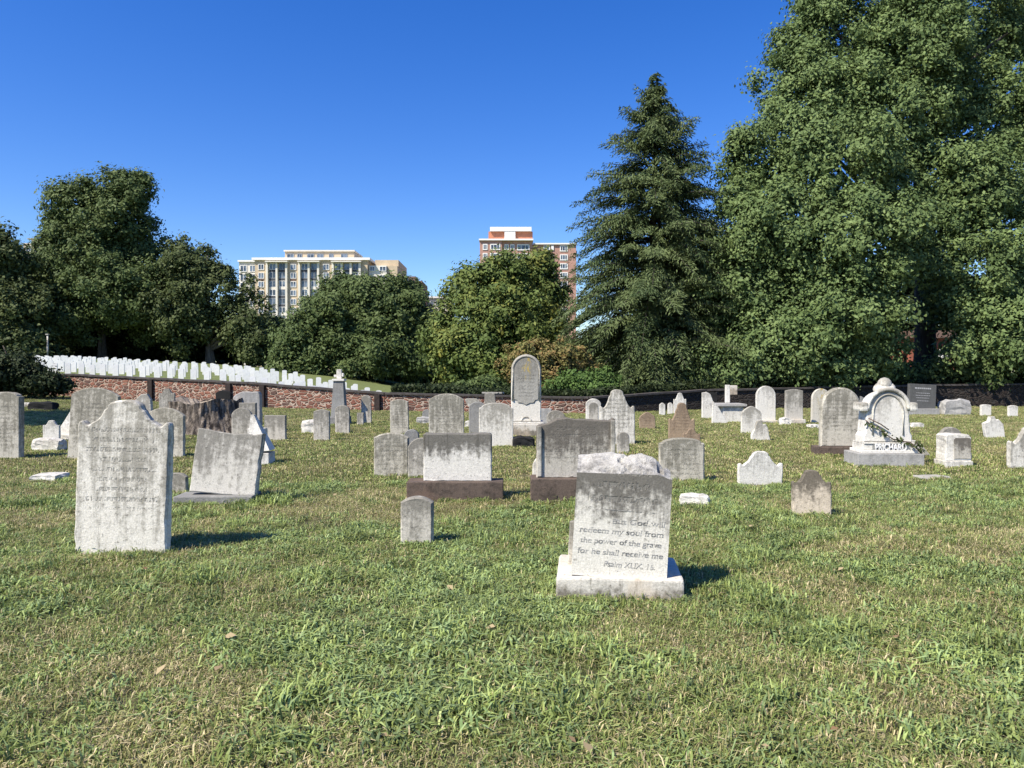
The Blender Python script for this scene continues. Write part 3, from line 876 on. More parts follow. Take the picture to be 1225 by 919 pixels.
# red brick tower
t = Bld('apartment_building', 'red brick tower with white windows and an orange penthouse', 630, 260)
t.box('wall', 574, 288, 600.5, 470, 0, 18, MAT_REDB)
t.box('wall', 600.6, 288, 637, 470, .8, 18, MAT_REDB)
t.box('wall', 637.1, 291, 690, 470, 3.2, 22, MAT_REDB)
t.box('cornice', 573, 286, 638, 287.9, -.7, 18.5, MAT_WHITEP)
t.box('cornice', 638.1, 289.2, 691, 290.9, 2.6, 22.5, MAT_WHITEP)
t.box('penthouse', 584, 275.2, 637.5, 285.9, 3.0, 15, MAT_ORANGE)
t.box('penthouse_bay', 603.5, 274.9, 616.5, 285.8, 2.2, 2.98, MAT_WHITEP)
t.box('penthouse_roof', 586, 270.2, 636, 275.1, 2.0, 15.5, MAT_WHITEP)
for fl in range(9):
    y = 292 + fl * 10.8
    for x0, x1, f, mu in ((577.5, 583.2, -.06, 1), (586.5, 598.5, -.06, 2), (603.5, 608.6, .74, 1), (610.5, 615.4, .74, 1), (618.5, 633.5, .74, 2), (650.5, 658.5, 3.14, 1), (670.5, 680, 3.14, 2)):
        t.window(x0, y, x1, y + 7.2, f, MAT_WHITEP, mu, .30)
    t.box('white_band', 586.5, y + 7.4, 598.5, y + 10.2, -.14, -.02, MAT_WHITEP) if fl % 2 else None
    t.box('white_band', 660, y, 663, y + 6, 2.9, 3.18, MAT_WHITEP)
# low red brick house glimpsed under the big tree
h = Bld('brick_house', 'red brick house glimpsed through leaves under the big tree', 1110, 62)
h.box('wall', 1088, 405, 1150, 462, 0, 7, plain('house_brick', (.32, .11, .075), .9, .15, 2)); h.box('base_course', 1087, 457, 1151, 464, -.12, -.01, MAT_WHITEP)
h.box('roof', 1086, 396, 1152, 404.8, -.5, 7.5, MAT_BROWNB)
h.window(1120, 418, 1132, 440, -.06, MAT_WHITEP)
# ------------------------------------------------------------------ gravestones
def catmull(pts, per=6):
    out = []
    for i in range(len(pts) - 1):
        p0 = pts[max(0, i - 1)]; p1 = pts[i]; p2 = pts[i + 1]; p3 = pts[min(len(pts) - 1, i + 2)]
        for k in range(per):
            t = k / per
            out.append(tuple(.5 * (2 * p1[j] + (-p0[j] + p2[j]) * t + (2 * p0[j] - 5 * p1[j] + 4 * p2[j] - p3[j]) * t * t + (-p0[j] + 3 * p1[j] - 3 * p2[j] + p3[j]) * t ** 3) for j in range(2)))
    out.append(tuple(pts[-1]))
    return out

def outline(shape, w, h, rise=None, sink=.12):
    """closed outline, anticlockwise seen from the front (x right, z up)"""
    hw = w / 2
    if shape == 'flat':
        top = [(hw, h), (-hw, h)]
    elif shape == 'seg':
        r = rise if rise is not None else .16 * w
        Rr = (hw * hw + r * r) / (2 * r); a0 = math.asin(min(1, hw / Rr))
        top = [(Rr * math.sin(a), h - Rr + Rr * math.cos(a)) for a in np.linspace(a0, -a0, 17)]
    elif shape == 'round':
        r = rise if rise is not None else hw
        top = [(hw * math.cos(a), h - r + r * math.sin(a)) for a in np.linspace(0, math.pi, 21)]
    elif shape == 'shoulder':       # arched head between small square shoulders
        r = rise if rise is not None else .2 * w
        k = .86
        top = [(hw, h - r), (hw * .985, h - r + .012)] + [(hw * k * math.cos(a), h - r + .02 + (r - .02) * math.sin(a)) for a in np.linspace(0, math.pi, 15)] + [(-hw * .985, h - r + .012), (-hw, h - r)]
    elif shape == 'serp':           # central dome, hollow curves, small ears
        r = rise if rise is not None else .36 * w
        zs = h - r
        prof = [(.50, zs - .02 * w), (.495, zs + .05 * w), (.455, zs + .075 * w), (.40, zs + .03 * w), (.345, zs + .06 * w), (.27, zs + .36 * r), (.22, zs + .62 * r), (.19, zs + .70 * r), (.165, zs + .86 * r), (.10, zs + .97 * r), (0, h)]
        c = catmull([(x * w, z) for x, z in prof], 4)
        top = c + [(-x, z) for x, z in reversed(c[:-1])]
    elif shape == 'point':
        r = rise if rise is not None else .4 * w
        c = catmull([(hw, h - r), (.42 * w, h - r * .62), (.25 * w, h - r * .30), (.12 * w, h - r * .08), (0, h)], 4)
        top = c + [(-x, z) for x, z in reversed(c[:-1])]
    else:                           # explicit list of (x fraction, z fraction), right to left over the top
        top = [(x * w, z * h) for x, z in shape]
    bl = -hw if not isinstance(shape, (list, tuple)) else top[-1][0]
    br = hw if not isinstance(shape, (list, tuple)) else top[0][0]
    return [(bl, -sink), (br, -sink)] + top

def resample(poly, step):
    out = []
    n = len(poly)
    for i in range(n):
        a, b = poly[i], poly[(i + 1) % n]
        d = math.hypot(b[0] - a[0], b[1] - a[1])
        k = max(1, int(d / step))
        for j in range(k):
            t = j / k
            out.append((a[0] + (b[0] - a[0]) * t, a[1] + (b[1] - a[1]) * t))
    return out

SEED = [0]
def slab_mesh(poly, t, bev=.012, jit=.004, step=.05, yoff=0.0, chips=0.0):
    SEED[0] += 1
    sd = SEED[0] * 11.3
    P = resample(poly, step)
    n = len(P)
    A = sum(P[i][0] * P[(i + 1) % n][1] - P[(i + 1) % n][0] * P[i][1] for i in range(n))
    if A < 0: P.reverse()
    nor = []
    for i in range(n):
        a, b = P[i - 1], P[(i + 1) % n]
        dx, dy = b[0] - a[0], b[1] - a[1]; L = math.hypot(dx, dy) + 1e-9
        nor.append((dy / L, -dx / L))
    rings = []
    for ins, y in ((bev, -t / 2), (0, -t / 2 + bev), (0, t / 2 - bev), (bev, t / 2)):
        ring = []
        for (x, z), (nx_, nz_) in zip(P, nor):
            q = Vector((x * 9 + sd, y * 14, z * 9))
            j = mnoise.noise(q) * jit + mnoise.noise(q * 3.3) * jit * .5
            if chips:
                j -= max(0, mnoise.noise(q * .9 + Vector((5, 5, 5))) - .25) * chips
            d = j - ins
            ring.append((x + nx_ * d, y + yoff + mnoise.noise(q + Vector((9, 1, 4))) * jit * .6, z + nz_ * d))
        rings.append(ring)
    V = [v for r in rings for v in r]
    Fc = [tuple(range(n)), tuple(3 * n + i for i in reversed(range(n)))]
    for k in range(3):
        for i in range(n):
            i2 = (i + 1) % n
            Fc.append((k * n + i, k * n + i2, (k + 1) * n + i2, (k + 1) * n + i)[::-1])
    return V, Fc

SKIRT = []      # (x, y, half width, half thickness, yaw) for the unmown grass round each foot

def stone(label, x0, x1, top, base, shape='seg', mat='marble_gray', t=.09, yaw=0, back=0, side=0, rise=None, plinth=None,
          name='gravestone', cat='gravestone', group=None, bev=.012, jit=.004, chips=0.0, hide=None, Y=None):
    """pixel box of the upright slab; base is where its foot meets the ground (or the plinth).
    plinth = (x0, x1, top, base, mat, depth)"""
    by = plinth[3] if plinth else (hide or base)
    bxm = (plinth[0] + plinth[1]) / 2 if plinth else (x0 + x1) / 2
    g = ground_at(bxm, by)
    y = g.y; k = y / F
    sx = math.sqrt(1 + 0)
    def zpx(py): return at(bxm, py, y).z - g.z
    tw = (x1 - x0) * k
    rot = Euler((-R(back), R(side), R(yaw)))
    step = max(.02, .8 * k * 2.0)
    if plinth:
        root = empty(name, (g.x, y, g.z), R(yaw))
        pw = (plinth[1] - plinth[0]) * k; pd = plinth[5]; pz = zpx(plinth[2])
        bm = bmesh.new(); add_box(bm, -pw / 2, pw / 2, 0, pd, -.15, pz, .014)
        for v in bm.verts: v.co += mnoise.noise_vector(v.co * 5 + Vector((g.x, 0, 0))) * .006
        bm_obj('plinth', bm, M[plinth[4]], root)
        th = zpx(top) - pz
        V, Fc = slab_mesh(outline(shape, tw, th, rise, .01), t, bev, jit, step, chips=chips)
        tb = mesh_obj('tablet', V, Fc, M[mat], root)
        tb.location = (((x0 + x1) / 2 - bxm) * k, pd * .5, pz + .004)
        tb.rotation_euler = (-R(back), R(side), 0)
        tag(root, label, cat, group)
        SKIRT.append((g.x, y + pd / 2, pw / 2, pd / 2, R(yaw)))
        return root, tb, dict(w=tw, h=th, t=t, k=k)
    th = zpx(top) / max(.5, math.cos(R(back)) * math.cos(R(side)))
    V, Fc = slab_mesh(outline(shape, tw, th, rise), t, bev, jit, step, chips=chips)
    o = mesh_obj(name, V, Fc, M[mat])
    o.location = (g.x, y + t / 2, g.z)
    o.rotation_euler = rot
    tag(o, label, cat, group)
    SKIRT.append((g.x, y + t / 2, tw / 2, t / 2, R(yaw)))
    return o, o, dict(w=tw, h=th, t=t, k=k)

def text_mesh(body, size, extrude, mat, parent, loc, name='inscription', align='LEFT', shear=0.0, offset=0.0, space=1.0, rotx=90, width=None, serif=False):
    cu = bpy.data.curves.new(name, 'FONT')
    cu.body = body; cu.size = size; cu.extrude = extrude; cu.align_x = align; cu.shear = shear; cu.offset = offset
    cu.space_character = space
    tmp = bpy.data.objects.new(name, cu)
    COL.objects.link(tmp)
    dg = bpy.context.evaluated_depsgraph_get()
    me = bpy.data.meshes.new_from_object(tmp.evaluated_get(dg))
    COL.objects.unlink(tmp); bpy.data.objects.remove(tmp); bpy.data.curves.remove(cu)
    me.name = name
    if serif:       # small feet and flags on the ends of the letters' stems
        vs = [v.co.copy() for v in me.vertices]; zf = max(v.z for v in vs); done = set()
        bm = bmesh.new(); bm.from_mesh(me)
        for e in me.edges:
            a, b_ = vs[e.vertices[0]], vs[e.vertices[1]]
            w_ = abs(a.x - b_.x)
            if abs(a.y - b_.y) < size * .004 and size * .03 < w_ < size * .17:
                key = (round((a.x + b_.x) / size * 10), round(a.y / size * 10))
                if key in done: continue
                done.add(key)
                add_box(bm, min(a.x, b_.x) - size * .055, max(a.x, b_.x) + size * .055, a.y - size * .028, a.y + size * .028, -zf, zf * .98)
        bm.to_mesh(me); bm.free()
    me.materials.clear(); me.materials.append(mat)
    o = link(bpy.data.objects.new(name, me), parent)
    if width:
        xs_ = [v.co.x for v in me.vertices]; s = width / (max(xs_) - min(xs_))
        for v in me.vertices: v.co.x *= s
    o.location = loc; o.rotation_euler = (R(rotx), 0, 0)
    return o

def rock(label, x0, x1, top, base, mat, seed, depth=None, name='stone_fragment', cat='stone', flat=1.0, yaw=0, group=None):
    """irregular broken block"""
    g = ground_at((x0 + x1) / 2, base); k = g.y / F
    w = (x1 - x0) * k; h = at((x0 + x1) / 2, top, g.y).z - g.z; d = depth or w * .6
    bm = bmesh.new(); add_box(bm, -w / 2, w / 2, 0, d, -.06, h, 0, 0, cuts=4)
    sd = Vector((seed * 3.7, seed * 1.3, seed))
    for v in bm.verts:
        q = Vector((v.co.x / w, v.co.y / d, v.co.z / h))
        s = Vector((v.co.x / (w / 2), (v.co.y - d / 2) / (d / 2), (v.co.z - h * .4) / (h * .6)))
        r = max(0, s.length - 1.12)
        v.co.x *= 1 - .20 * r; v.co.z = v.co.z - max(0, v.co.z) * .30 * r
        v.co += Vector((mnoise.noise(v.co * 6 / max(w, .3) + sd) * w * .07, mnoise.noise(v.co * 6 / max(w, .3) + sd * 2) * d * .09, mnoise.noise(v.co * 5 / max(w, .3) + sd * 3) * h * .14 * flat))
    o = bm_obj(name, bm, M[mat])
    o.location = g; o.rotation_euler = (0, 0, R(yaw)); tag(o, label, cat, group)
    SKIRT.append((g.x, g.y + d / 2, w / 2, d / 2, R(yaw)))
    return o

# ---- nearest stones
stone('tall pale scroll-topped stone with dirt streaks nearest the camera at left', 87, 199, 479, 664, 'serp', 'marble_streaked', .10, yaw=-1, back=2, side=1.2, rise=.245, bev=.014, jit=.007, chips=.02)
o, tb, q = stone('broken-topped pale slab leaning right on a low grassy base', 221, 301, 517, 594, [(.50, 1.0), (.46, .985), (.36, .96), (.27, .97), (.1, .955), (-.1, .96), (-.3, .985), (-.48, .995), (-.5, .97)], 'marble_mottled', .13, yaw=1, back=9, side=5,
      plinth=(207, 301, 594, 606, 'granite', .38), jit=.006, chips=.02)
stone('small plain round-topped stone alone in the mid lawn', 479, 518, 595, 655, 'seg', 'marble_gray_plain', .10, yaw=-2, back=1, rise=.05, bev=.016, jit=.005)
stone('wide stained flat-topped slab on a long dark brown base', 505, 588, 520, 577, [(.5, .97), (.47, 1.0), (.3, 1.0), (.1, .985), (-.1, 1.0), (-.3, .99), (-.47, 1.0), (-.5, .97)], 'marble_sooty', .16, plinth=(486, 602, 577, 601, 'brownstone', .40), jit=.006, chips=.02)
o, tb, q = stone('wide dark-stained stone with fluted edges on brown base', 642, 738, 501, 573, [(.5, .97), (.47, 1.0), (.43, .95), (.2, .965), (0, .975), (-.12, 1.0), (-.24, .98), (-.36, .90), (-.47, .88), (-.5, .85)], 'marble_dark_stained', .15,
      plinth=(635, 745, 573, 604, 'brownstone', .40), jit=.008, chips=.02)
for sx_ in (-1, 1):     # the rolled mouldings along its edges
    bm = bmesh.new()
    hh = q['h'] * (.86 if sx_ < 0 else .96)
    add_box(bm, sx_ * q['w'] * .465 - .028, sx_ * q['w'] * .465 + .028, -q['t'] / 2 - .035, -q['t'] / 2 - .001, .01, hh, .012)
    bm_obj('edge_moulding', bm, M['marble_gray_plain'], tb)
stone('pale round-edged slab peeking out behind the wide dark-stained stone', 637, 690, 541, 585, 'round', 'marble_bright', .08, hide=584, rise=.2)
stone('small pale scroll-topped stone on open lawn, wider than tall', 883, 937, 540, 582, 'serp', 'marble_bright', .08, yaw=2, rise=.22, chips=.02, jit=.006)
stone('small dark-streaked cracked scroll-topped stone at right of the open lawn', 950, 995, 563, 619, 'serp', 'marble_beige', .09, yaw=-9, back=4, rise=.16, chips=.02, jit=.006)
rock('flat broken white stone piece lying in grass behind the central stone', 813, 848, 592, 607, 'marble_bright', 5, .18, yaw=-14)
rock('flat white slab lying in the grass near the left edge', 35, 68, 568, 577, 'marble_bright', 6, .35)

# ---- the broken lettered stone in the middle foreground
g = ground_at(741, 721)
YAW = -6.0
root = empty('gravestone', (g.x, g.y, g.z), R(YAW))
tag(root, 'broken-topped white stone with a verse carved on it, on a marble base', 'gravestone')
k = g.y / F
bm = bmesh.new()
add_box(bm, -.445, .445, 0, .70, -.12, .165, .016)
bmesh.ops.subdivide_edges(bm, edges=[e for e in bm.edges if e.calc_length() > .2], cuts=6, use_grid_fill=True)
for v in bm.verts: v.co += mnoise.noise_vector(v.co * 4.5) * .012
pl = bm_obj('plinth', bm, M['plinth_white'], root)
# main block with a broken sloping top
WB, HB, TB = .335, .74, .26
NXG, NYG, NZG = 26, 14, 10
V, Fc, Mi = [], [], []
def topz(x, y):
    t = (y + TB / 2) / TB
    u = x / WB
    q = Vector((x * 7, y * 7, 1.7))
    z = HB + .128 * min(1, t * 1.25) ** .9 * (1 - max(0, abs(u) - .45) * (1.0 if u > 0 else .55))
    z += .012 * mnoise.noise(q) * smooth(0, .12, t) + .008 * mnoise.noise(q * 3.1) * smooth(0, .08, t)
    z -= .03 * max(0, mnoise.noise(q * 1.7 + Vector((4, 2, 9))) - .1) * smooth(0, .1, t)
    z += .012 * u if t < .2 else 0
    if u > .68: z -= .03 * smooth(.68, 1, u)
    z -= .055 * math.exp(-((u - (.72 + .12 * t)) / .035) ** 2) * smooth(.1, .3, t)
    z -= .05 * math.exp(-((u - .02 - .1 * math.sin(9 * t)) / .03) ** 2) * smooth(.02, .2, t)
    for uc, tc_ in ((-.35, .13), (.0, .10), (.28, .14), (.45, .09)):
        z -= .05 * math.exp(-((u - uc) / .06) ** 2 - ((t - tc_) / .05) ** 2)
    return z
idx = {}
def vid(x, y, z):
    key = (round(x, 5), round(y, 5), round(z, 5))
    if key not in idx:
        idx[key] = len(V); V.append((x, y, z))
    return idx[key]
def wrinkle(x, y, z):
    w = mnoise.noise(Vector((x * 5, y * 5, z * 5))) * .006
    return w
X_ = [-WB + 2 * WB * i / NXG for i in range(NXG + 1)]; Y_ = [-TB / 2 + TB * j / NYG for j in range(NYG + 1)]
for i in range(NXG):
    for j in range(NYG):
        c = [(X_[i], Y_[j]), (X_[i + 1], Y_[j]), (X_[i + 1], Y_[j + 1]), (X_[i], Y_[j + 1])]
        Fc.append(tuple(vid(x, y, topz(x, y)) for x, y in c)); Mi.append(1)
def side(pts):
    for (a, b) in zip(pts[:-1], pts[1:]):
        for kz in range(NZG):
            q = []
            for (p, kk) in ((a, kz), (b, kz), (b, kz + 1), (a, kz + 1)):
                zt = topz(*p); q.append(vid(p[0], p[1], zt * kk / NZG))
            Fc.append(tuple(q)); Mi.append(0)
side([(x, -TB / 2) for x in X_]); side([(WB, y) for y in Y_]); side([(x, TB / 2) for x in reversed(X_)]); side([(-WB, y) for y in reversed(Y_)])
tb = mesh_obj('tablet', V, Fc, M['marble_lettered'], root)
tb.data.materials.append(M['marble_fresh'])
for p_, mi in zip(tb.data.polygons, Mi): p_.material_index = mi
tb.location = (-.005, .05 + TB / 2, .152)
tb.rotation_euler = (R(-1.5), R(3.2), 0)
LINES = [('But God will', .13, .405, .37, 'R'), ('redeem my soul from', .0, .332, .59, 'C'), ('the power of the grave', .0, .258, .57, 'C'), ('for he shall receive me', .0, .182, .60, 'C'), ('Psalm XLIX. 15.', .07, .100, .36, 'C')]
for s, xc, z, wd_, al in LINES:
    o = text_mesh(s, .054, .0012, M['letter'], tb, (0, 0, 0), shear=.10, offset=-.0014, serif=True)
    xs_ = [v.co.x for v in o.data.vertices]; mn, mx = min(xs_), max(xs_)
    for v in o.data.vertices: v.co.x = (v.co.x - (mn + mx) / 2) * (wd_ / (mx - mn))
    o.location = ((xc if al == 'C' else WB - .03 - wd_ / 2), -TB / 2 - .0008, z - .02)
bm = bmesh.new(); add_box(bm, -.12, .06, -TB / 2 - .002, -TB / 2 + .004, .478, .483); bm_obj('carved_rule', bm, M['letter'], tb)
# thin broken slab standing behind it on the same base
Vs, Fs = slab_mesh(outline([(.5, .9), (.1, 1.0), (-.3, .98), (-.5, .93)], .30, .33, None, .01), .07, .008, .004, .04)
o = mesh_obj('rear_slab', Vs, Fs, M['marble_gray_plain'], root); o.location = (-.225, .40, .168); o.rotation_euler = (R(-3), R(3), 0)
SKIRT.append((g.x + .03, g.y + .35, .45, .35, R(YAW)))

# ---- left group
stone('pale round-shouldered stone cut by the left edge of the view', -16, 23, 469, 549, 'shoulder', 'marble_gray', .16, back=1, rise=.10)
stone('tall mottled grey stone with arched top behind the nearest left stone', 80, 137, 464, 551, 'seg', 'marble_gray', .10, side=3, back=2, rise=.14)
stone('white tapering slab leaning against the tall mottled stone', 62, 100, 484, 527, [(.5, .2), (.34, .95), (.12, 1.0), (-.28, .35), (-.36, .06), (-.5, .04)], 'marble_bright', .14, back=10)
stone('grey stone with a low arched top left of the stump', 172, 220, 488, 548, 'seg', 'marble_gray', .09, yaw=-3, rise=.15, back=2)
stone('low grey arched stone half hidden between the two left slabs', 196, 223, 566, 591, 'seg', 'marble_gray_plain', .08, rise=.05)
stone('egg-shaped pale stone leaning right behind the nearest left stone', 155, 178, 471, 540, [(.36, .0), (.46, .5), (.5, .72), (.42, .9), (.2, 1.0), (-.1, .99), (-.38, .88), (-.5, .7), (-.44, .45), (-.3, .0)], 'marble_plain', .10, side=4)
stone('very small white scroll-topped stone behind the broken white block', 51, 71, 503, 528, 'serp', 'marble_bright', .07)
rock('rough white stone block lying in the grass at left', 36, 71, 525, 540, 'marble_bright', 3, .3)
rock('white rubble piece behind the rough block at left', 60, 92, 519, 527, 'marble_bright', 13, .3)
rock('low dark granite marker flat on the sunlit grass at far left', 32, 63, 481, 491, 'granite_black', 8, .5, name='grave_marker', cat='grave marker')
rock('small pale block beside the low dark granite marker', 24, 34, 482, 488, 'plinth_white', 9, .3)
rock('small grey rounded stone showing over the leftmost stone', 0, 7, 464, 476, 'granite_gray', 10, .25)
# small white pyramid-topped marker
g = ground_at(311, 557); k = g.y / F
root = empty('pyramid_marker', g); tag(root, 'white pyramid-topped marker leaning behind the broken-topped slab', 'grave marker')
bm = bmesh.new(); add_box(bm, -.23, .15, 0, .36, -.1, .21, .012); bm_obj('plinth', bm, M['marble_bright'], root)
V = [(-.22, .01, .213), (.16, .01, .255), (.16, .34, .255), (-.22, .34, .213), (-.20, .12, .86), (-.14, .12, .86), (-.14, .22, .86), (-.20, .22, .86)]
mesh_obj('pyramid', V, [(0, 1, 5, 4), (1, 2, 6, 5), (2, 3, 7, 6), (3, 0, 4, 7), (4, 5, 6, 7), (3, 2, 1, 0)], M['marble_bright'], root)
SKIRT.append((g.x, g.y + .2, .25, .2, 0))
# stump stones
stone('tall rough grey stone in front of the wall right of the stump', 279, 311, 469, 517, [(.5, .0), (.5, .93), (.44, 1.0), (-.2, 1.0), (-.42, .93), (-.5, .86), (-.5, .0)], 'granite_gray', .22, jit=.01)
stone('squat grey stone with a moulded top before the rough grey one', 286, 306, 482, 522, 'flat', 'marble_gray_plain', .12, hide=521)
stone('grey round-topped stone just right of the stump', 277, 301, 488, 526, 'seg', 'marble_gray_plain', .09, rise=.16)
stone('thin white cap slab above the leaning broken slab', 296, 315, 513, 538, 'flat', 'marble_bright', .3, hide=537)
stone('small grey scroll-topped stone showing above the stump, before the wall', 190, 209, 465, 512, 'serp', 'marble_gray_plain', .10, hide=500, rise=.2)
stone('black polished round-topped stone behind the stump', 258, 276, 467, 505, 'seg', 'granite_black', .12, hide=502, rise=.1)
stone('square grey weathered stone with a flat top on open grass', 316, 342, 497, 527, 'flat', 'marble_gray_plain', .10, yaw=-4)
rock('white broken slab lying behind the pair of small upright stones', 360, 381, 503, 519, 'marble_bright', 15, .5)
stone('left one of two small upright stones left of the obelisk', 375, 394, 490, 528, 'seg', 'marble_gray_plain', .10, rise=.05)
stone('round-topped small stone standing before the dark obelisk', 401, 418, 485, 519, 'round', 'marble_gray_plain', .10, rise=.13)
stone('narrow grey stone with rounded top in front of the wall', 432, 444, 473, 507, 'round', 'marble_gray_plain', .10, rise=.12)
stone('very small narrow stone beside a taller rounded one before the wall', 427, 435, 494, 509, 'flat', 'marble_gray_plain', .10)
# dark obelisk with broken cross
g = ground_at(406, 508); k = g.y / F
root = empty('obelisk', g); tag(root, 'dark grey tapering obelisk with a broken white cross on top', 'obelisk')
hz = at(406, 456, g.y).z - g.z
V = [(-.22, -.22, .25), (.22, -.22, .25), (.22, .22, .25), (-.22, .22, .25), (-.15, -.15, hz), (.15, -.15, hz), (.15, .15, hz), (-.15, .15, hz)]
mesh_obj('shaft', V, [(0, 1, 5, 4), (1, 2, 6, 5), (2, 3, 7, 6), (3, 0, 4, 7), (4, 5, 6, 7), (3, 2, 1, 0)], M['granite'], root)
bm = bmesh.new(); add_box(bm, -.32, .32, -.32, .32, -.1, .247, .015); bm_obj('plinth', bm, M['granite'], root)
bm = bmesh.new(); add_box(bm, -.19, .19, -.19, .19, hz + .003, hz + .07, .01); add_box(bm, -.075, .085, -.06, .06, hz + .072, hz + .37, .02); add_box(bm, .087, .15, -.055, .055, hz + .14, hz + .25, .02); add_box(bm, -.16, -.077, -.055, .055, hz + .12, hz + .20, .02)
bm_obj('cross', bm, M['marble_bright'], root)
SKIRT.append((g.x, g.y, .3, .3, 0))

# ---- middle group
stone('mottled upright stone with shoulders left of the wide arched stone', 467, 489, 478, 520, 'seg', 'marble_gray', .10, rise=.06, side=-1)
stone('wide tall arched stone with worn lines above the stained slab', 513, 555, 471, 529, 'seg', 'marble_gray', .10, rise=.14, hide=529)
stone('low grey arched stone with a rim, left of the stained slab', 447, 489, 518, 570, 'seg', 'marble_gray', .10, rise=.07, bev=.02)
stone('small grey round stone behind the low arched one', 483, 501, 514, 545, 'round', 'granite', .09, rise=.12)
stone('half-hidden low arched stone tucked left of the stained slab', 488, 520, 524, 571, 'seg', 'marble_gray_plain', .09, rise=.14)
stone('small dark grey headstone near the wall with bluish block before it', 505, 515, 490, 503, 'round', 'granite', .12)
rock('bluish pale low block lying before the wall', 498, 514, 499, 507, 'granite_gray', 17, .3)
stone('leaning narrow pale stone right of the wide tall arched stone', 556, 574, 477, 512, [(.5, .9), (.3, 1.0), (-.4, 1.0), (-.5, .95), (.15, .3), (.4, .0)], 'marble_plain', .12, hide=508)
stone('dark grey round-topped stone before the wall', 561, 582, 481, 520, 'seg', 'granite', .12, rise=.10)
stone('rough pale stone rising over the wall line left of the tall monument', 579, 594, 470, 510, [(.5, .0), (.42, .8), (.35, .97), (-.1, 1.0), (-.45, .96), (-.5, .0)], 'marble_gray_plain', .14, hide=508)
stone('bright arched stone in front of the tall monument', 573, 614, 482, 535, 'shoulder', 'marble_plain', .10, rise=.12)
rock('dark low mound-shaped stone at the foot of the tall monument', 613, 639, 523, 536, 'granite_black', 19, .35)  # its front lies in shadow; that shade is put into the black colour
rock('white rubble lying on the grass left of the bright arched stone', 556, 566, 504, 512, 'marble_bright', 20, .2)
# tall round-headed monument
g = ground_at(631, 523); k = g.y / F; Ym = g.y
def mz(py): return at(631, py, Ym).z - g.z
root = empty('monument', g); tag(root, 'tallest round-headed marble monument with a framed panel and yellow lichen', 'monument')
bm = bmesh.new(); add_box(bm, -21 * k, 21 * k, -.05, .75, -.1, mz(507), .02); bm_obj('base_block', bm, M['plinth_white'], root)
bm = bmesh.new(); add_box(bm, -19.5 * k, 19.5 * k, -.02, .70, mz(507) + .003, mz(505), .01); bm_obj('step', bm, M['marble_bright'], root)
wm = 36 * k
V, Fc = slab_mesh(outline('round', wm, mz(424) - mz(505), wm / 2 * 1.02, 0), .30, .02, .004, .05)
st_ = mesh_obj('shaft', V, Fc, M['marble_plain'], root); st_.location = (-1.5 * k, .25, mz(505) + .003)
hs = mz(424) - mz(505)
lo = mz(482) - mz(505)
pp = [(0, lo - .02)]
pan = outline('round', wm * .80, hs - .075 - lo, wm * .80 / 2, 0)
# pointed-tongue lower edge
pan = [(-wm * .40, .06), (-wm * .30, .04), (-wm * .25, -.02), (-wm * .12, -.03), (0, -.075), (wm * .12, -.03), (wm * .25, -.02), (wm * .30, .04), (wm * .40, .06)] + pan[2:]
V, Fc = slab_mesh(pan, .012, .002, .0, .05)
dk = mesh_obj('panel_groove', [(v[0] * 1.06, v[1] * .5, (v[2] - .5) * 1.035 + .5) for v in V], Fc, M['letter'], st_); dk.location = (0, -.154, lo + .02)
V, Fc = slab_mesh(pan, .02, .004, .002, .05)
pn = mesh_obj('panel', V, Fc, M['marble_panel'], st_); pn.location = (0, -.158, lo + .02)
# raised rim round the head
rim = []
for a in np.linspace(0, math.pi, 28): rim.append(Vector((wm * .445 * math.cos(a), -.158, hs - wm / 2 * 1.02 + wm * .445 * math.sin(a))))
rim = [Vector((wm * .445, -.158, lo + .05))] + rim + [Vector((-wm * .445, -.158, lo + .05))]
tubes_obj('rim', [(rim, [.03] * len(rim), 6)], M['marble_plain'], st_)
arc = [Vector((wm * .16 * math.cos(a), -.15, .02 + wm * .13 * math.sin(a))) for a in np.linspace(0, math.pi, 12)]
tubes_obj('carved_arc', [(arc, [.02] * 12, 6)], M['marble_plain'], st_)
SKIRT.append((g.x, g.y + .3, .45, .4, 0))
stone('small grey stone right behind the tall monument', 646, 660, 489, 508, 'flat', 'granite_gray', .1)
stone('small mottled round-topped stone right of the tall monument', 654, 676, 491, 516, 'round', 'marble_gray_plain', .1, rise=.2)
stone('tall pale scroll-topped stone with a high dome behind the central stones', 718, 760, 466, 533, 'serp', 'marble_streaked', .10, rise=.42, side=-1)
o, tb, q = stone('narrow white stone with an arched niche beside the tall scroll-topped one', 701, 719, 477, 516, 'seg', 'marble_bright', .12, hide=512, rise=.14)
V, Fc = slab_mesh(outline('round', q['w'] * .6, q['h'] * .62, q['w'] * .3, 0), .014, .003, 0, .05)
nb = mesh_obj('niche', V, Fc, M['marble_gray_plain'], o); nb.location = (0, -q['t'] / 2 - .004, q['h'] * .25)
stone('tiny grey round-topped footstone behind the broken lettered stone', 738, 753, 517, 545, 'round', 'marble_gray_plain', .08, rise=.12, hide=543)
rock('white rock piece at the foot of the tall scroll-topped stone', 747, 760, 519, 531, 'marble_bright', 23, .3)
stone('broad grey arched stone with a rim right of the broken lettered stone', 789, 843, 524, 576, 'shoulder', 'marble_gray', .10, yaw=-2, rise=.09, bev=.02)
stone('small pinkish brown pointed stone alone in the grass', 765, 784, 493, 514, 'point', 'brown_sandstone', .09)
stone('larger brown sandstone with scroll top', 800, 831, 482, 527, 'serp', 'brown_sandstone', .09, rise=.42, side=.5)
stone('small brown scroll-topped stone in front of the larger brown one', 817, 838, 513, 533, 'serp', 'brown_sandstone', .08)
stone('slim white stone standing at the shaded wall', 789, 796, 482, 497, 'point', 'marble_bright', .1, rise=.1)
